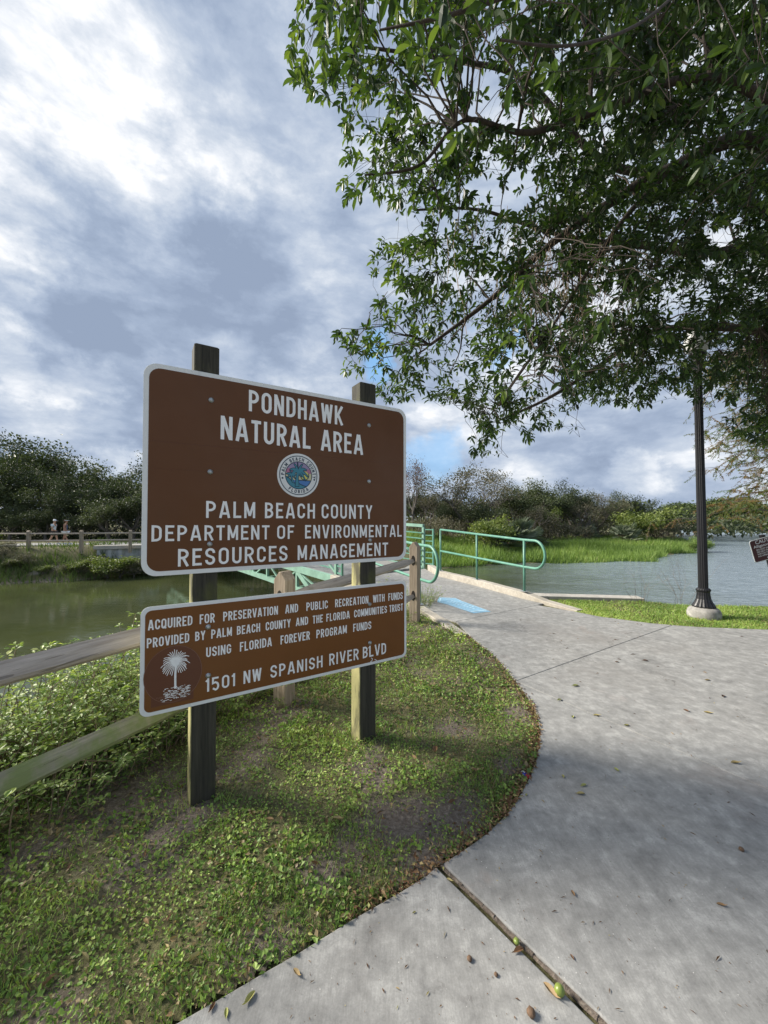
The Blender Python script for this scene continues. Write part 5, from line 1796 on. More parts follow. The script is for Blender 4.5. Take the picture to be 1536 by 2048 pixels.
for px, Y, s_, lb in [(575, 3.52, .26, 'small weed at the foot of the pale fence post between the sign posts'), (455, 2.85, .32, 'weed sprouting in front of the lower rail right of the left sign post'), (420, 2.7, .35, 'weed sprouting right beside the left sign post'), (330, 2.45, .30, 'weed under the lower rail left of the left sign post')]:
    p = at(px, 1400, Y)
    place_tree('small_weed', 'weed3', (p.x, p.y, 0), (s_, s_, s_), px, lb, 'plant', 'small weeds at the fence foot', 'stem', 'foliage')
# dry stalks by the far seawall end
for px, py, h_, lb in [(1285, 1212, .42, 'bare dry stalk beside the end of the low seawall'), (1360, 1215, .55, 'branching dry stalk left of the lamp post')]:
    p = at(px, py, 7.9)
    root = empty('dry_stalk', (p.x, p.y, -.3), label=lb, cat='plant')
    mb = MB(); ends = []; rr_ = random.Random(px)
    for q in range(5):
        grow(rr_, Vector((rr_.gauss(0, .03), rr_.gauss(0, .03), 0)), Vector((rr_.gauss(0, .3), rr_.gauss(0, .3), 1)).normalized(), h_ + .2, .004, 1, 3, 4, ends, mb, .45, 0, 4, .1)
    mb.build('stem', M_twig, root)
#@@PART4
# ------------------------------------------------------------------ lamp post
LY = 6.77
lb_, lt_ = at(1408, 1233, LY), at(1396, 765, LY)
lean_ = (lt_.x - lb_.x) / (lt_.z - 0)
lamp = empty('street_lamp', (lb_.x, LY, 0), label='tall black fluted lamp post on a round concrete footing at the path edge', cat='lamp post')
mb = MB(); mb.lathe([(.235, -.3), (.240, .0), (.243, .085), (.236, .098), (.236, .108), (.225, .135), (.20, .165), (.15, .185)], sides=32)
mb.build('footing', concrete('footing_concrete', (.20, .195, .18), (.45, .43, .40), .5, (.12, .11, .09)), lamp, smooth=True)
mb = MB()
mb.lathe([(.165, .18), (.170, .20), (.160, .215), (.150, .235), (.128, .27), (.108, .32), (.098, .38), (.094, .44), (.098, .455), (.107, .465), (.107, .485), (.095, .50), (.080, .51)], sides=40, flute=.05, nfl=20)
o = mb.build('base', M_black, lamp)
mb = MB()
ht = 4.45
pr = [(.074, .50)] + [(.072 - .012 * t / 10, .52 + (ht - .52) * t / 10) for t in range(11)]
mb.lathe(pr, sides=32, flute=.10, nfl=16)
o = mb.build('pole', M_black, lamp)
mb = MB(); mb.lathe([(.062, ht), (.085, ht + .02), (.09, ht + .06), (.07, ht + .10), (.10, ht + .15), (.13, ht + .17), (.13, ht + .20)], sides=24)
mb.build('collar', M_black, lamp, smooth=True)
mb = MB(); mb.lathe([(.11, ht + .20), (.17, ht + .27), (.195, ht + .38), (.185, ht + .50), (.14, ht + .62)], sides=28)
mb.build('globe', M_glass, lamp, smooth=True)
mb = MB(); mb.lathe([(.145, ht + .62), (.15, ht + .64), (.12, ht + .70), (.05, ht + .76), (.02, ht + .80), (.03, ht + .84), (.004, ht + .88)], sides=24)
mb.build('cap', M_black, lamp, smooth=True)
lamp.rotation_euler = (0, math.atan(lean_), 0)

# ------------------------------------------------------------------ leaning caution sign
CY = 7.0
ct = at(1528, 1063, CY); cb = at(1575, 1222, CY)
tilt = math.atan2(cb.x - ct.x, ct.z - cb.z)
cs = empty('caution_sign', (cb.x, CY, -.02), label='small maroon alligator caution sign leaning on its post by the lake', cat='sign')
cs.rotation_euler = (0, -tilt, 0)
Lc = math.hypot(cb.x - ct.x, ct.z - cb.z)
mb = MB(); mb.box((0, .04, Lc / 2 - .2), (.06, .06, Lc + .42))
mb.build('post', M_black, cs)
cz0, cz1 = Lc - .44, Lc - .03
cb_ = plate(rrect(-.30, cz0, .30, cz1, .04), -.002, .002, 'sign_board', M_white, cs)
plate(rrect(-.288, cz0 + .012, .288, cz1 - .012, .03), -.0035, -.0015, 'face_panel', M_maroon, cb_)


def font_text(body, size, x, z, parent, mat=M_letter, y=-.0045, width=None):
    cu_ = bpy.data.curves.new('lettering', 'FONT')
    cu_.body = body; cu_.size = size; cu_.offset = size * .012; cu_.align_x = 'LEFT'
    o = bpy.data.objects.new('lettering', cu_); COL.objects.link(o); o.parent = parent
    cu_.materials.append(mat)
    o.location = (x, y, z); o.rotation_euler = (math.pi / 2, 0, 0)
    bpy.context.view_layer.update()
    me = bpy.data.meshes.new_from_object(o.evaluated_get(bpy.context.evaluated_depsgraph_get()))
    sxx = width / max(o.dimensions.x, 1e-3) if width else 1
    bpy.data.objects.remove(o)
    me.materials.clear(); me.materials.append(mat)
    o = link_mesh('lettering', me, parent)
    o.location = (x, y, z); o.rotation_euler = (math.pi / 2, 0, 0); o.scale = (sxx, 1, 1)
    return o


font_text('CAUTION', .090, -.20, cz1 - .085, cb_, width=.42)
font_text('Alligators Near', .066, -.25, cz1 - .150, cb_, width=.50)
for i, tx in enumerate(('DO NOT SWIM OR', 'DO NOT FEED', 'WATCH YOUR PETS', 'NO APPROACHING')):
    font_text(tx, .040, -.215, cz1 - .205 - i * .040, cb_)
mb = MB()
stroke(mb, [(-.06, cz0 + .045), (.0, cz0 + .052), (.06, cz0 + .047), (.14, cz0 + .04), (.22, cz0 + .038)], 0, .010, lambda a, b, dz: (a, -.0045, b), 0)
stroke(mb, [(.02, cz0 + .04), (.01, cz0 + .028)], 0, .004, lambda a, b, dz: (a, -.0047, b), 0)
mb.build('alligator_drawing', M_letter, cb_)

# ------------------------------------------------------------------ two walkers on the far walkway
def skin(r, g, b, nm): return simple(nm, (r, g, b), .6, .08, 10)


M_skin = skin(.42, .25, .17, 'skin'); M_skin2 = skin(.33, .18, .12, 'tanned_skin')
M_shirt = skin(.55, .66, .72, 'pale_blue_cloth'); M_blackc = skin(.02, .02, .025, 'black_cloth'); M_tank = skin(.035, .075, .14, 'navy_cloth')
M_whitec = skin(.72, .76, .80, 'white_cloth'); M_hair = skin(.10, .045, .02, 'auburn_hair'); M_khaki = skin(.45, .40, .30, 'khaki_cloth')


def skinned(name, joints, edges, mat, parent, sub=2):
    me = bpy.data.meshes.new(name)
    me.from_pydata([j[0] for j in joints], edges, [])
    o = link_mesh(name, me, parent)
    me.materials.append(mat)
    sk = o.modifiers.new('skin', 'SKIN')
    sk.use_smooth_shade = True
    layer = me.skin_vertices[0] if me.skin_vertices else None
    if layer is None:
        bm = bmesh.new(); bm.from_mesh(me); bm.verts.layers.skin.verify(); bm.to_mesh(me); bm.free()
        layer = me.skin_vertices[0]
    for i, j in enumerate(joints):
        r_ = j[1]
        layer.data[i].radius = r_ if hasattr(r_, '__len__') else (r_, r_)
        layer.data[i].use_root = (i == 0)
    ss = o.modifiers.new('sub', 'SUBSURF'); ss.levels = sub; ss.render_levels = sub
    return o


def walker(loc, H_, rz, label, shirt, shorts, skinm, female=False, step=1):
    """a person walking toward +x; height H_"""
    k = H_ / 1.75
    root = empty('person', loc, rz, label=label, cat='person')
    root.scale = (k, k, k)
    sh = .17 if female else .20
    hp = .10
    f = .26 * step
    J = [((0, 0, .95), (.15, .12)), ((0.01, 0, 1.12), (.125, .11)), ((.02, 0, 1.32), (.15, .11)), ((.02, 0, 1.46), (.07, .06)), ((.03, 0, 1.52), (.05, .05)), ((.05, 0, 1.60), (.085, .075)), ((.05, 0, 1.70), (.08, .075)),
         ((0.01, hp, .90), (.09, .09)), ((f * .55, hp, .50), (.058, .058)), ((f * .75, hp, .10), (.038, .038)), ((f * .75 + .06, hp, .04), (.04, .035)), ((f * .75 + .19, hp, .03), (.03, .03)),
         ((0.01, -hp, .90), (.09, .09)), ((-f * .25, -hp, .50), (.058, .058)), ((-f * 1.1, -hp, .14), (.038, .038)), ((-f * 1.1 + .04, -hp, .06), (.04, .035)), ((-f * 1.1 + .15, -hp, .025), (.03, .03)),
         ((.02, sh, 1.40), (.06, .06)), ((-.08, sh + .05, 1.12), (.042, .042)), ((.06, sh + .03, .90), (.03, .03)), ((.12, sh + .02, .84), (.035, .022)),
         ((.02, -sh, 1.40), (.06, .06)), ((.02, -sh - .05, 1.12), (.042, .042)), ((.20, -sh, .98), (.03, .03)), ((.27, -sh + .01, .96), (.035, .022)),
         ((.135, 0, 1.615), (.014, .014))]
    Ed = [(0, 1), (1, 2), (2, 3), (3, 4), (4, 5), (5, 6), (0, 7), (7, 8), (8, 9), (9, 10), (10, 11), (0, 12), (12, 13), (13, 14), (14, 15), (15, 16), (2, 17), (17, 18), (18, 19), (19, 20), (2, 21), (21, 22), (22, 23), (23, 24), (5, 25)]
    skinned('body', J, Ed, skinm, root)
    g_ = .018
    T_ = [((0, 0, .93), (.17, .135)), ((0.01, 0, 1.12), (.148 if not female else .125, .125)), ((.02, 0, 1.34), (.17 if not female else .14, .125)), ((.02, 0, 1.45), (.075, .065))]
    Et = [(0, 1), (1, 2), (2, 3)]
    if not female:
        T_ += [((.02, sh, 1.40), (.082, .08)), ((-.03, sh + .03, 1.25), (.068, .065)), ((.02, -sh, 1.40), (.082, .08)), ((.02, -sh - .03, 1.25), (.068, .065))]
        Et += [(2, 4), (4, 5), (2, 6), (6, 7)]
    skinned('shirt', T_, Et, shirt, root)
    S_ = [((0, 0, .95), (.185, .15)), ((0.02, hp, .86), (.130, .125)), ((f * .42, hp, .60 if not female else .68), (.10, .10)), ((0.0, -hp, .86), (.130, .125)), ((-f * .2, -hp, .60 if not female else .68), (.085, .085))]
    skinned('shorts', S_, [(0, 1), (1, 2), (0, 3), (3, 4)], shorts, root)
    for a, (x_, z_) in ((1, (f * .75 + .09, .035)), (-1, (-f * 1.1 + .06, .04))):
        mb = MB(); mb.box((x_, a * hp, z_), (.28, .10, .08), bev=.025); mb.build('shoe', M_whitec, root)
    if not female:
        mb = MB()
        mb.lathe([(.100, 1.68), (.104, 1.71), (.095, 1.76), (.06, 1.80), (.01, 1.81)], (.05, 0, 0), 18)
        mb.box((.175, 0, 1.695), (.13, .14, .014))
        mb.build('cap', M_whitec, root, smooth=False)
    else:
        skinned('hair', [((.03, 0, 1.68), (.10, .095)), ((-.02, 0, 1.75), (.085, .08)), ((-.06, 0, 1.66), (.07, .07)), ((-.07, 0, 1.56), (.04, .04))], [(0, 1), (0, 2), (2, 3)], M_hair, root)
        mb = MB(); mb.lathe([(.108, 1.70), (.110, 1.73)], (.045, 0, 0), 18); mb.box((.18, 0, 1.705), (.13, .13, .012))
        mb.build('visor', M_whitec, root)
    return root


PY = 26.7
for px, hgt_, lab, a in [(108, 1.66, 'man in a white cap, pale blue shirt and black shorts walking behind the far fence', (M_shirt, M_blackc, M_skin, False, 1)),
                         (131.5, 1.66, 'woman with auburn hair, navy top and white shorts walking ahead of the man', (M_tank, M_whitec, M_skin2, True, -1))]:
    X = (px - 768) / F * PY
    walker((X, PY, .04), hgt_, R(12), lab, *a)

# ------------------------------------------------------------------ the fig tree overhanging the path
MASK = [(604, -40), (598, 20), (585, 70), (563, 118), (590, 165), (618, 200), (622, 238), (668, 262), (690, 290), (668, 345), (682, 405), (740, 395), (800, 432), (850, 425), (830, 460), (770, 480), (716, 498), (728, 535),
        (770, 560), (752, 610), (722, 640), (664, 658), (672, 700), (668, 745), (720, 770), (790, 812), (835, 795), (880, 808), (925, 800), (955, 850), (935, 900), (945, 922), (975, 915), (990, 868), (1040, 862), (1062, 898),
        (1108, 882), (1122, 835), (1165, 800), (1235, 812), (1290, 818), (1330, 772), (1388, 812), (1412, 770), (1440, 800), (1455, 862), (1536, 900), (1700, 930), (2300, 900), (3000, -900), (1400, -1600), (500, -900), (560, -300)]
THIN = [((1010, 380), 45), ((880, 225), 32), ((1130, 560), 20), ((1215, 620), 26), ((1340, 610), 26), ((850, 640), 16), ((1050, 700), 14), ((1440, 470), 22), ((1250, 345), 18), ((960, 470), 22), ((720, 440), 30), ((800, 455), 26), ((650, 180), 14), ((640, 240), 18), ((770, 590), 14), ((720, 300), 16), ((820, 540), 16)]
TR = Vector((7.3, 5.0, 0))
fig = empty('fig_tree', TR, label='big dark-leaved fig tree spreading its limbs over the path from the right', cat='tree')
wood_mb = MB()
limbs = []


def limb(pts, r0, r1):
    P = [Vector(p) for p in pts]
    # smooth through the points
    out = []
    for i in range(len(P) - 1):
        p0, p1, p2, p3 = P[max(i - 1, 0)], P[i], P[i + 1], P[min(i + 2, len(P) - 1)]
        for k_ in range(6):
            t = k_ / 6
            out.append(.5 * ((2 * p1) + (p2 - p0) * t + (2 * p0 - 5 * p1 + 4 * p2 - p3) * t * t + (3 * p1 - p0 - 3 * p2 + p3) * t ** 3))
    out.append(P[-1])
    n = len(out)
    rad = [(r0 * .72 + (r1 - r0 * .72) * (i / (n - 1)) ** .8) for i in range(n)]
    wood_mb.tube(out, rad, 9, cap=False)
    limbs.append((out, rad))


fork = TR + Vector((-.1, -.1, 2.6))
mbt = MB()
mbt.tube([TR + Vector((0, 0, -.4)), TR + Vector((0, 0, .2)), TR + Vector((-.05, 0, 1.4)), fork, fork + Vector((.2, .2, 1.5))], [.62, .48, .38, .36, .22], 16, cap=False)
rebase(mbt.build('trunk', M_bark, fig, smooth=True))
limb([fork, (5.6, 4.6, 4.3), at(1536, 292, 4.1), at(1330, 345, 4.25), at(1230, 400, 4.4), at(1100, 490, 4.6), at(980, 600, 4.7), at(860, 690, 4.7)], .16, .018)
limb([at(1340, 340, 4.25), at(1255, 430, 4.2), at(1190, 520, 4.1), at(1100, 660, 3.9), at(1010, 790, 3.8)], .05, .010)
limb([fork, (6.0, 5.5, 3.9), at(1536, 668, 5.6), at(1420, 655, 5.6), at(1300, 665, 5.5), at(1180, 745, 5.2), at(1090, 800, 5.0), at(1000, 840, 4.8)], .12, .012)
limb([fork, (6.3, 6.0, 4.2), at(1536, 505, 6.2), at(1400, 508, 6.2), at(1280, 492, 6.2), at(1120, 470, 6.1), at(960, 420, 5.9), at(830, 420, 5.6)], .13, .014)
limb([fork, (5.8, 4.2, 4.8), at(1536, 205, 3.5), at(1375, 160, 3.4), at(1240, 205, 3.4), at(1060, 265, 3.4), at(930, 240, 3.3), at(840, 330, 3.2), at(730, 350, 3.1)], .085, .007)
limb([fork, (5.2, 3.4, 5.0), at(1700, -150, 2.6), at(1400, -60, 2.2), at(1100, -30, 2.0), at(900, 30, 1.9), at(760, 60, 2.0)], .055, .005)
limb([at(1400, -60, 2.2), at(1290, 40, 1.7), at(1150, 90, 1.45), at(1000, 80, 1.35)], .012, .004)
limb([fork, (6.4, 5.2, 5.0), (5.0, 5.6, 6.6), (3.4, 5.8, 7.2), at(1050, 160, 5.6), at(900, 120, 5.2), at(700, 90, 4.6)], .16, .014)
limb([fork, (7.4, 4.2, 4.6), (7.2, 2.6, 5.6), (6.0, 0.8, 6.2), (4.0, -.6, 6.4)], .16, .03)
limb([fork, (8.4, 5.4, 4.6), (10, 6.0, 5.6), (11.5, 6.2, 5.9)], .16, .03)
limb([fork, (7.5, 6.5, 4.6), (8.0, 8.2, 5.4), (7.5, 9.4, 5.4)], .14, .03)
limb([fork + Vector((.2, .2, 1.4)), (7.0, 5.0, 6.0), (6.0, 4.4, 7.6), (5.0, 3.4, 8.6)], .15, .04)
LP = np.array([list(p) for pts, _ in limbs for p in pts[8:]]); LR = np.array([r for _, rad in limbs for r in rad[8:]])
g_ = np.random.default_rng(2024); rr_ = random.Random(2024)


def sample_canopy(n, box, Yr, pw=1.0):
    x = g_.uniform(box[0], box[2], n * 6); y = g_.uniform(box[1], box[3], n * 6)
    k = inside(x, y, MASK) & (vnoise(x, y, .017, 91) * .6 + vnoise(x, y, .04, 92) * .4 > .30)
    for (cx, cy), r_ in THIN:
        k &= (np.hypot((x - cx) / 1.3, y - cy) > r_ * 1.15) | (g_.random(len(x)) < .12)
    k &= g_.random(len(x)) < np.interp(x, [560, 720, 900, 1150], [.42, .50, .72, 1.0])
    x, y = x[k][:n], y[k][:n]
    Y = Yr[0] + (Yr[1] - Yr[0]) * g_.random(len(x)) ** pw
    return x, y, Y


def depth_limit(x, y):
    """how near and far the crown reaches behind a spot of its outline"""
    near = np.interp(y, [-200, 100, 350, 600, 900], [1.9, 2.5, 3.0, 3.4, 3.9])
    far = np.interp(x, [560, 800, 1100, 1500, 2500], [4.3, 5.8, 7.2, 8.2, 9.5])
    return near, np.maximum(far, near + .5)


def pix(x, y, Y):
    u, v = (x - 768) / F, (1024 - y) / F
    dy = math.cos(PITCH) - math.sin(PITCH) * v
    t = Y / dy
    return np.stack([u * t, Y, CAM_Z + (math.sin(PITCH) + math.cos(PITCH) * v) * t], 1)


def in_crown(P):
    r_ = np.hypot((P[:, 0] - 6.2) / 7.0, (P[:, 1] - 4.4) / 6.0)
    return (r_ < 1.08) & (P[:, 2] < 9.5 - 3.0 * r_ ** 2) & (P[:, 2] > 2.2)


# nodes: ends of the second-order branches
x, y, Y = sample_canopy(560, (560, -700, 2100, 900), (0, 1))
nr, fr_ = depth_limit(x, y); Y = nr + (fr_ - nr) * Y
ND = pix(x, y, Y); ND = ND[in_crown(ND)]


def curve(a, b, sag, n=5, jit=.05):
    a, b = Vector(a), Vector(b)
    L_ = (b - a).length
    out = []
    for i in range(n + 1):
        t = i / n
        p = a.lerp(b, t) + Vector((0, 0, sag * L_ * math.sin(math.pi * t)))
        if 0 < i < n: p += Vector((rr_.gauss(0, jit), rr_.gauss(0, jit), rr_.gauss(0, jit))) * L_ * .6
        out.append(p)
    return out


nodepts, nodedir = [], []
br_mb = MB()
for p in ND:
    dv = LP - p
    dd_ = np.sqrt((dv ** 2).sum(1)) + np.where(LP[:, 0] < p[0] - .1, 1.4, 0)
    j = int(dd_.argmin())
    if dd_[j] > 3.2: continue
    c_ = curve(LP[j], p, .10)
    r0 = min(LR[j] * .6, .006 + .006 * dd_[j])
    br_mb.tube(c_, [r0 + (.0035 - r0) * i / 5 for i in range(6)], 5, cap=False)
    for q in (2, 3, 4, 5):
        nodepts.append(list(c_[q])); nodedir.append(list((c_[q] - c_[q - 1]).normalized()))
NP_ = np.array(nodepts)
# twig tips
tw = []
for n, box in ((3900, (555, -60, 1640, 930)), (1700, (1120, -60, 1640, 900)), (1500, (555, -1400, 2400, 900))):
    x, y, Y = sample_canopy(n, box, (0, 1))
    nr, fr_ = depth_limit(x, y)
    Y = nr + (fr_ - nr) * Y
    P = pix(x, y, Y)
    tw.append(P[in_crown(P)])
# some sprays hang close to the viewer, high up
for (cx, cy, sx, sy, n, y0, y1) in ((920, 80, 90, 60, 9, 1.25, 1.7), (1130, 190, 150, 80, 7, 1.5, 2.1), (1050, 620, 60, 50, 10, 2.3, 2.9), (700, 70, 40, 50, 5, 2.0, 2.5), (1400, 250, 120, 110, 7, 1.8, 2.5), (1130, 690, 80, 60, 12, 2.5, 3.1), (1420, 60, 120, 60, 6, 1.7, 2.3)):
    ax_, ay_ = g_.normal(cx, sx, n * 3), g_.normal(cy, sy, n * 3)
    ki = inside(ax_, ay_, MASK) & (ax_ > 640 + 40 * (y0 < 2)); ax_, ay_ = ax_[ki][:n], ay_[ki][:n]
    tw.append(pix(ax_, ay_, g_.uniform(y0, y1, len(ax_))))
TW = np.concatenate(tw)
tw_mb = MB()
LPp, LD, LN, LL, LT = [], [], [], [], []
for p in TW:
    dv = NP_ - p
    dd_ = (dv ** 2).sum(1)
    j = int(dd_.argmin())
    dist = math.sqrt(dd_[j])
    base = NP_[j]
    if dist > .85:            # too far: let it hang from its own short spray
        ddn = unit(np.array([-.5, rr_.gauss(0, .3), -.2 + rr_.gauss(0, .4)]))
        base = p - ddn * .45; dist = .45
        # carry on to the nearest node by a thin branchlet
        if math.sqrt(dd_[j]) > 1.5: continue
        c0 = curve(NP_[j], base, .10, 8, .03)
        br_mb.tube(c0, [.0055, .005, .0048, .0045, .004, .0036, .0032, .003, .0026], 4, cap=False)
    c_ = curve(base, p, .05, 4, .06)
    tw_mb.tube(c_, [.0026, .0024, .002, .0018, .0014], 3, cap=False)
    d0 = (c_[-1] - c_[-2]).normalized()
    nl = rr_.randint(8, 12)
    tone = rr_.gauss(.42, .14) + max(0, (1.8 - p[0])) * .11      # sunlit look of the crown's left side painted into the leaf tint
    for i in range(nl):
        t = 1 - i / nl * .75
        s_ = c_[-1] * 1.0
        k_ = t * 4; a_ = min(3, int(k_)); s_ = c_[a_].lerp(c_[a_ + 1], k_ - a_)
        if dist > .35: s_ = c_[-1] - d0 * (i * .012) if i < nl * .7 else s_
        an = i * 2.4 + rr_.uniform(-.4, .4)
        u_ = d0.cross(Vector((0, 0, 1)));
        u_ = u_.normalized() if u_.length > .1 else Vector((1, 0, 0))
        v_ = d0.cross(u_)
        sp = .75 + .55 * (i / nl)
        ld = d0 * math.cos(sp) + (u_ * math.cos(an) + v_ * math.sin(an)) * math.sin(sp) + Vector((0, 0, -.22))
        LPp.append(tuple(s_)); LD.append(tuple(ld)); LN.append((rr_.gauss(0, .45), rr_.gauss(0, .45), 1.0)); LL.append(rr_.uniform(.058, .104)); LT.append(tone + rr_.gauss(0, .10) + (.22 if i < 2 else 0))
rebase(wood_mb.build('limb', M_bark, fig, smooth=True, kind=None))
br = rebase(br_mb.build('branch', M_bark, fig, smooth=True, kind='stuff'))
twg = rebase(tw_mb.build('twig', M_bark, fig, kind='stuff'))
# aerial rootlets hanging among the limbs
ar_mb = MB()
for i in range(170):
    p = at(rr_.gauss(1110, 80), rr_.gauss(500, 60), rr_.uniform(3.8, 5.4))
    q = p + Vector((rr_.gauss(-.12, .1), rr_.gauss(0, .1), -rr_.uniform(.3, 1.0)))
    ar_mb.tube(curve(p, q, -.08, 5, .03), [.003] * 6, 3, cap=False)
rebase(ar_mb.build('aerial_root', M_twig, fig, kind='stuff'))
LPp, LD, LN, LL, LT = map(np.array, (LPp, LD, LN, LL, LT))
sx_, sy_, sdp = project(LPp)
size_px = LL * F / np.maximum(sdp, .05)
vis = (sx_ > 0) & (sx_ < 1536) & (sy_ > 0) & (sy_ < 2048) & (sdp > .1)
order = np.argsort(-(size_px * vis))[:290]
big = np.zeros(len(LL), bool); big[order] = True
sm = ~big
V, Fc, t = leaves(LPp[sm], LD[sm], LN[sm], LL[sm], LL[sm] * .44, np.clip(LT[sm], 0, 1), T_LEAF)
me = leaf_mesh('foliage', [(V, Fc, t)], M_fig)
rebase(link_mesh('foliage', me, fig, kind='stuff'))
# nearest leaves, one object each
tones = []
TL = (np.array([(0, 0, 0), (-.12, .0, 0.02), (.08, .16, .03), (.28, .38, .09), (.5, .46, .11), (.72, .38, .08), (.9, .18, 0), (1, 0, -.10), (.9, -.18, 0), (.72, -.38, .08), (.5, -.46, .11), (.28, -.38, .09), (.08, -.16, .03), (.3, 0, .0), (.6, 0, .0)]),
      np.array([(0, 13, 2), (2, 13, 3), (3, 13, 4), (4, 13, 14), (4, 14, 5), (5, 14, 6), (6, 14, 7), (0, 12, 13), (12, 11, 13), (11, 10, 13), (10, 14, 13), (10, 9, 14), (9, 8, 14), (8, 7, 14)]))
for k_ in range(6):
    v_ = TL[0].copy(); v_[:, 1] *= .42; v_ = v_[:, :]
    tones.append(np_mesh('leaf', v_, TL[1], np.full(len(v_), (.25, .38, .5, .6, .78, .95)[k_]), M_fig))
figM = Matrix.Translation(-TR)
for j in np.nonzero(big)[0]:
    D_ = unit(LD[j]); S_ = unit(np.cross(LN[j], D_)); N_ = np.cross(D_, S_)
    o = link_mesh('leaf', tones[int(np.clip(LT[j] * 6, 0, 5))], fig)
    M_ = Matrix((Vector(D_), Vector(S_), Vector(N_))).transposed().to_4x4()
    o.matrix_local = Matrix.Translation(Vector(LPp[j]) - TR) @ M_ @ Matrix.Scale(LL[j], 4)
print('fig leaves', len(LL))

# ------------------------------------------------------------------ bald cypress at the right, fine feathery sprays
def cypress():
    root_p = Vector((12.6, 10.2, -.05))
    root = empty('bald_cypress', root_p, label='thin-leaved cypress with rusty drooping sprays behind the lamp post', cat='tree')
    r2 = random.Random(77); gg = np.random.default_rng(77)
    mb = MB(); mb.tube([root_p, root_p + Vector((0, 0, 3)), root_p + Vector((.1, 0, 6)), root_p + Vector((.1, .1, 8.5))], [.28, .17, .11, .03], 10, cap=False)
    rebase(mb.build('trunk', M_greybark, root, smooth=True))
    mb = MB(); P, D_, L_, T_ = [], [], [], []
    for i in range(125):
        z = r2.uniform(1.6, 7.6)
        tgt = at(r2.uniform(1395, 1640), 1040 - (z - 1.9) * 62 + r2.gauss(0, 24), r2.uniform(8.4, 11.2))
        if i % 3 == 2: tgt = root_p + Vector((r2.gauss(0, 2.3), r2.gauss(0, 2.3), z))
        a = root_p + Vector((0, 0, z + r2.uniform(-.2, .5)))
        pts = [a.lerp(tgt, t / 8) + Vector((0, 0, .35 * math.sin(math.pi * t / 8))) + Vector((r2.gauss(0, .05), r2.gauss(0, .05), r2.gauss(0, .05))) for t in range(9)]
        mb.tube(pts, [.024 - .0026 * t for t in range(9)], 4, cap=False)
        for q in range(3, 9):
            for w_ in range(5):
                d = Vector((r2.gauss(-.3, .5), r2.gauss(0, .6), r2.gauss(-.35, .35))).normalized()
                ln = r2.uniform(.2, .6)
                tp = [pts[q], pts[q] + d * ln * .5 + Vector((0, 0, -.02)), pts[q] + d * ln + Vector((0, 0, -.10 * ln))]
                mb.tube(tp, [.004, .003, .002], 3, cap=False)
                tone = r2.random()
                for s_ in range(40 if tone > .22 else 12):
                    t = r2.random()
                    b = tp[0].lerp(tp[2], t)
                    P.append(tuple(b)); dd_ = d * .5 + Vector((r2.gauss(0, .6), r2.gauss(0, .6), r2.gauss(-.35, .4))); D_.append(tuple(dd_)); L_.append(r2.uniform(.03, .085)); T_.append(tone + r2.gauss(0, .1))
    rebase(mb.build('branch', M_greybark, root, kind='stuff'))
    P, D_, L_, T_ = map(np.array, (P, D_, L_, T_))
    V, Fc, t = leaves(P, D_, gg.normal(0, 1, P.shape), L_, L_ * .20, np.clip(T_, 0, 1), T_DIA)
    rebase(link_mesh('foliage', leaf_mesh('foliage', [(V, Fc, t)], M_cypress), root, kind='stuff'))


cypress()

# ------------------------------------------------------------------ things lying on the path
def fallen_leaf(px, py, L_, az, tone, curl, label, z=ZC, wide=.42, name='fallen_leaf'):
    v_ = TL[0].copy(); v_[1] = (-.22, .0, .03)
    v_ = v_[:]; v_[:, 1] *= wide
    v_[:, 2] += curl * (v_[:, 0] - .5) ** 2 + abs(curl) * .8 * np.abs(v_[:, 1])
    v_ *= L_
    v_[:, 2] -= v_[:, 2].min() - .001
    v_ = np.concatenate([v_, v_ + np.array([0, 0, .0006])])
    f2 = np.concatenate([TL[1][:, ::-1], TL[1] + 15])
    f2 = np.concatenate([f2, np.array([(0, 2, 1), (0, 1, 12)])])
    me = np_mesh(name, v_, f2, np.full(len(v_), tone), M_litter)
    p = gnd(px, py, z)
    o = link_mesh(name, me, None, label=label, cat='leaf')
    o.location = p; o.rotation_euler = (0, 0, R(az))
    return o


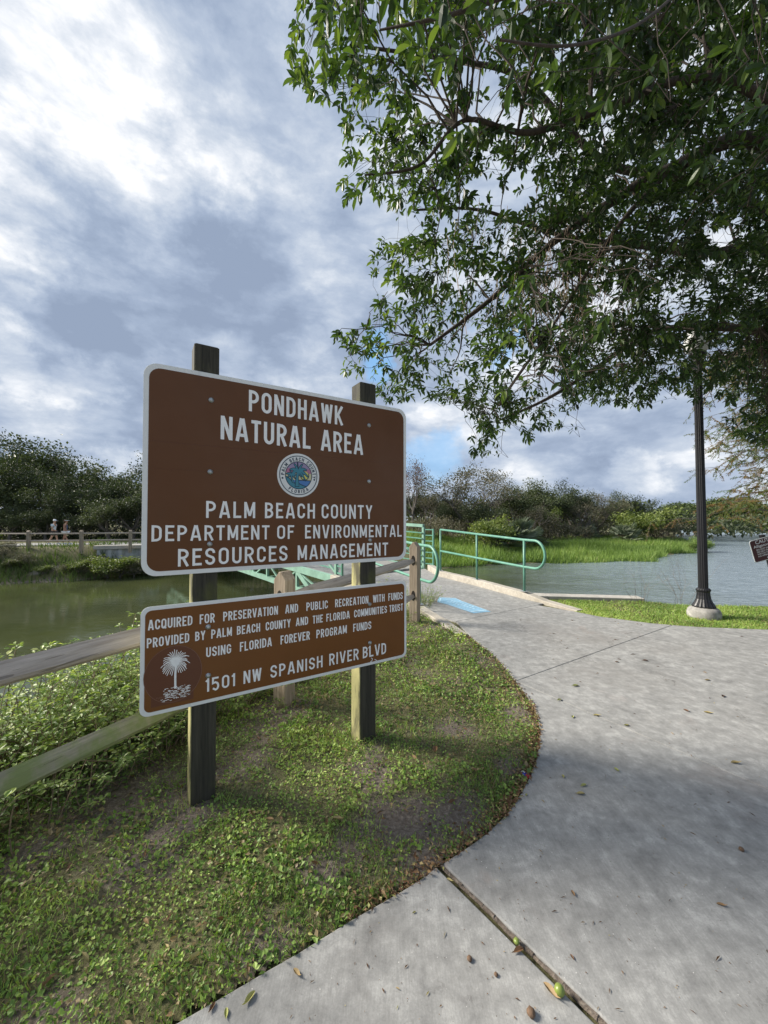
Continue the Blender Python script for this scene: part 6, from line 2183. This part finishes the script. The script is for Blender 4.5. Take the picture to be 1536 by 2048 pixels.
for a in [(1116, 2003, .060, 120, .62, .7, 'curled tan leaf lying beside the green fruit at the wide joint'),
          (1027, 1908, .050, 20, .30, .15, 'flat reddish brown leaf left of the wide joint'),
          (1150, 1795, .030, 95, .45, .8, 'small crumpled tan leaf alone in the middle of the near slab'),
          (1452, 1814, .034, 160, .50, .7, 'curled olive brown leaf near the right edge of the photo'),
          (1148, 1922, .022, 100, .15, .6, 'tiny red-brown leaf below the crumpled tan one'),
          (825, 1828, .018, 30, .85, .5, 'tiny green-yellow leaf on the near left slab'),
          (905, 1764, .030, 150, .80, .5, 'yellow leaf at the dirt corner where the joint meets the lawn'),
          (488, 2014, .050, 60, .90, .6, 'pale yellow leaf at the bottom edge near the lawn'),
          (418, 2028, .032, 75, .35, .7, 'brown leaf left of the pale yellow one at the bottom edge'),
          (452, 2040, .034, 110, .95, .5, 'bright yellow leaf touching the bottom of the photo'),
          (600, 1956, .040, 140, .66, .8, 'yellow-tan leaf lying where the lawn meets the near slab'),
          (1162, 1574, .050, 25, .93, .4, 'light green leaf right of the colourful wrapper'),
          (1128, 1558, .038, 80, .88, .7, 'curled yellow-green leaf near the colourful wrapper'),
          (1238, 1545, .045, 100, .97, .7, 'cupped green leaf farther along the slab'),
          (1153, 1589, .055, 5, .78, .3, 'long olive leaf just below the light green one'),
          (1052, 1593, .026, 60, .92, .5, 'small yellow leaf at the kerbless curved edge'),
          (1145, 1373, .075, 15, .95, .3, 'bright green leaf beside a brown twig cluster on the slab'),
          (1115, 1402, .06, 30, .97, .3, 'bright green leaf close to the diagonal joint'),
          (1200, 1432, .055, 170, .80, .5, 'pale leaf lying across the diagonal joint'),
          (1248, 1452, .05, 10, .85, .5, 'pale green leaf right of the diagonal joint'),
          (1480, 1527, .06, 175, .72, .6, 'curved pale leaf near the right edge on the far slab'),
          (1425, 1428, .06, 150, .74, .6, 'bent tan leaf on the shaded part of the far slab'),
          (1410, 1361, .06, 5, .70, .4, 'thin tan leaf far out on the slab before the lamp'),
          (1145, 1437, .05, 60, .93, .3, 'greenish leaf between the joint and the lawn'),
          (1445, 1395, .06, 40, .12, .5, 'reddish leaf in the stained part of the far slab'),
          (1285, 1322, .07, 0, .18, .2, 'rust coloured leaf flat on the far slab'),
          (1378, 1425, .055, 100, .14, .6, 'dark red-brown leaf left of the bent tan one'),
          (1230, 1325, .055, 10, .25, .2, 'thin brown leaf on the far slab under the long joint')]:
    fallen_leaf(*a)
lw = random.Random(4)
for a in [(372, 1928, .055, 40, .82, .6, 'big curled yellow leaf in the lawn near the bottom'), (530, 1640, .05, 0, .60, .6, 'curled tan leaf in the lawn right of the left post'), (870, 1508, .09, 80, .40, .6, 'large brown leaf in the lawn below the right post'),
          (80, 1980, .05, 70, .50, .7, 'grey-brown leaf in the lower left of the lawn'), (535, 1698, .05, 20, .63, .8, 'tan leaf in the lawn above the bare patch'), (685, 1640, .06, 170, .70, .6, 'pale leaf in the lawn left of the bare patch'),
          (905, 1667, .05, 120, .50, .7, 'curled tan leaf on the bare patch near the curve'), (790, 1417, .07, 60, .95, .3, 'yellow-green leaf beside the right post'), (245, 1655, .035, 0, .80, .6, 'small cream leaf near the left post foot')]:
    fallen_leaf(*a, z=.022)
# fruit
mb = MB(); mb.lathe([(.004, .0), (.016, .004), (.0215, .014), (.022, .022), (.018, .033), (.008, .040), (.003, .041)], sides=16)
fruit = mb.build('fig_fruit', simple('green_fruit', (.20, .26, .05), .35, .2, 40), None, smooth=True, label='round green fig fruit beside the wide joint', cat='fruit')
fruit.location = gnd(1119, 1988, ZC); fruit.location.z = ZC - .002; fruit.scale = (.8, .8, .8)
M_brownfruit = simple('dry_fruit', (.14, .085, .05), .8, .3, 60, 0, .4)
for i, (px, py, s_, lb) in enumerate([(1062, 2030, .9, 'withered brown fruit at the bottom of the near slab'), (939, 1920, .62, 'small reddish dry fruit left of the wide joint'), (1033, 1886, .75, 'dull olive fruit sitting in the wide joint'), (992, 1951, .45, 'tiny red dry fruit between the withered one and the joint'), (1483, 1701, .72, 'dark dry fruit alone on the right slab')]):
    mb = MB(); mb.lathe([(.004, .0), (.015, .003), (.020, .011), (.019, .020), (.012, .027), (.003, .029)], sides=12)
    mb.v = [(v[0] * (1 + .18 * math.sin(v[1] * 300)), v[1] * (1 + .15 * math.cos(v[0] * 260)), v[2]) for v in mb.v]
    o = mb.build('dry_fruit', M_brownfruit if i != 2 else MATS['green_fruit'], None, smooth=True, label=lb, cat='fruit')
    o.location = gnd(px, py, ZC); o.location.z = ZC - .001; o.scale = (s_ * .8, s_ * .85, s_ * .8)
# crumpled wrapper at the edge of the lawn
wp = gnd(1049, 1553, 0)
root = empty('crumpled_wrapper', (wp.x, wp.y, .004), label='crumpled red, white and blue wrapper at the lawn edge', cat='wrapper')
for nm, col_, off_, sd_ in (('foil', (.05, .06, .35), (0, 0, .012), 1), ('foil', (.45, .03, .04), (.012, -.012, .010), 2), ('foil', (.70, .70, .72), (-.006, .010, .018), 3)):
    bm = bmesh.new(); bmesh.ops.create_icosphere(bm, subdivisions=2, radius=.022 if sd_ < 3 else .013)
    r3 = random.Random(sd_)
    for v in bm.verts: v.co = Vector((v.co.x * (1 + r3.uniform(-.4, .4)), v.co.y * (1 + r3.uniform(-.4, .4)), v.co.z * .6 * (1 + r3.uniform(-.4, .4))))
    me = bpy.data.meshes.new(nm); bm.to_mesh(me); bm.free()
    me.materials.append(simple('foil_%d' % sd_, col_, .25, .1, 10, .3))
    o = link_mesh(nm, me, root); o.location = off_
# specks, twigs and needles blown over the path
g_ = np.random.default_rng(5)
n = 560
dx = g_.uniform(560, 1536, n); dy = 1240 + 800 * g_.random(n) ** 1.5
P = np.array([list(gnd(a, b, ZC + .002)) for a, b in zip(dx, dy)])
k = sdist(P[:, 0], P[:, 1], np.array(cov_poly)) < -.03
k &= (P[:, 1] < 5.6) | ((P[:, 0] > 1.6) & (P[:, 0] < 4.2) & (P[:, 1] < 6.6))
P = P[k]; n = len(P)
dn = 1 + .35 * np.clip(P[:, 1] - 2, 0, 4)
V, Fc, t = leaves(P, np.stack([g_.normal(0, 1, n), g_.normal(0, 1, n), g_.uniform(0, .12, n)], 1), np.stack([g_.normal(0, .2, n), g_.normal(0, .2, n), np.ones(n)], 1), g_.gamma(1.6, .007, n) * dn, g_.uniform(.0015, .005, n) * dn, np.clip(g_.beta(1.1, 2.6, n), 0, 1), T_DIA)
link_mesh('path_debris', leaf_mesh('path_debris', [(V, Fc, t)], M_litter), kind='stuff', label='tiny brown flecks and needles scattered over the concrete')
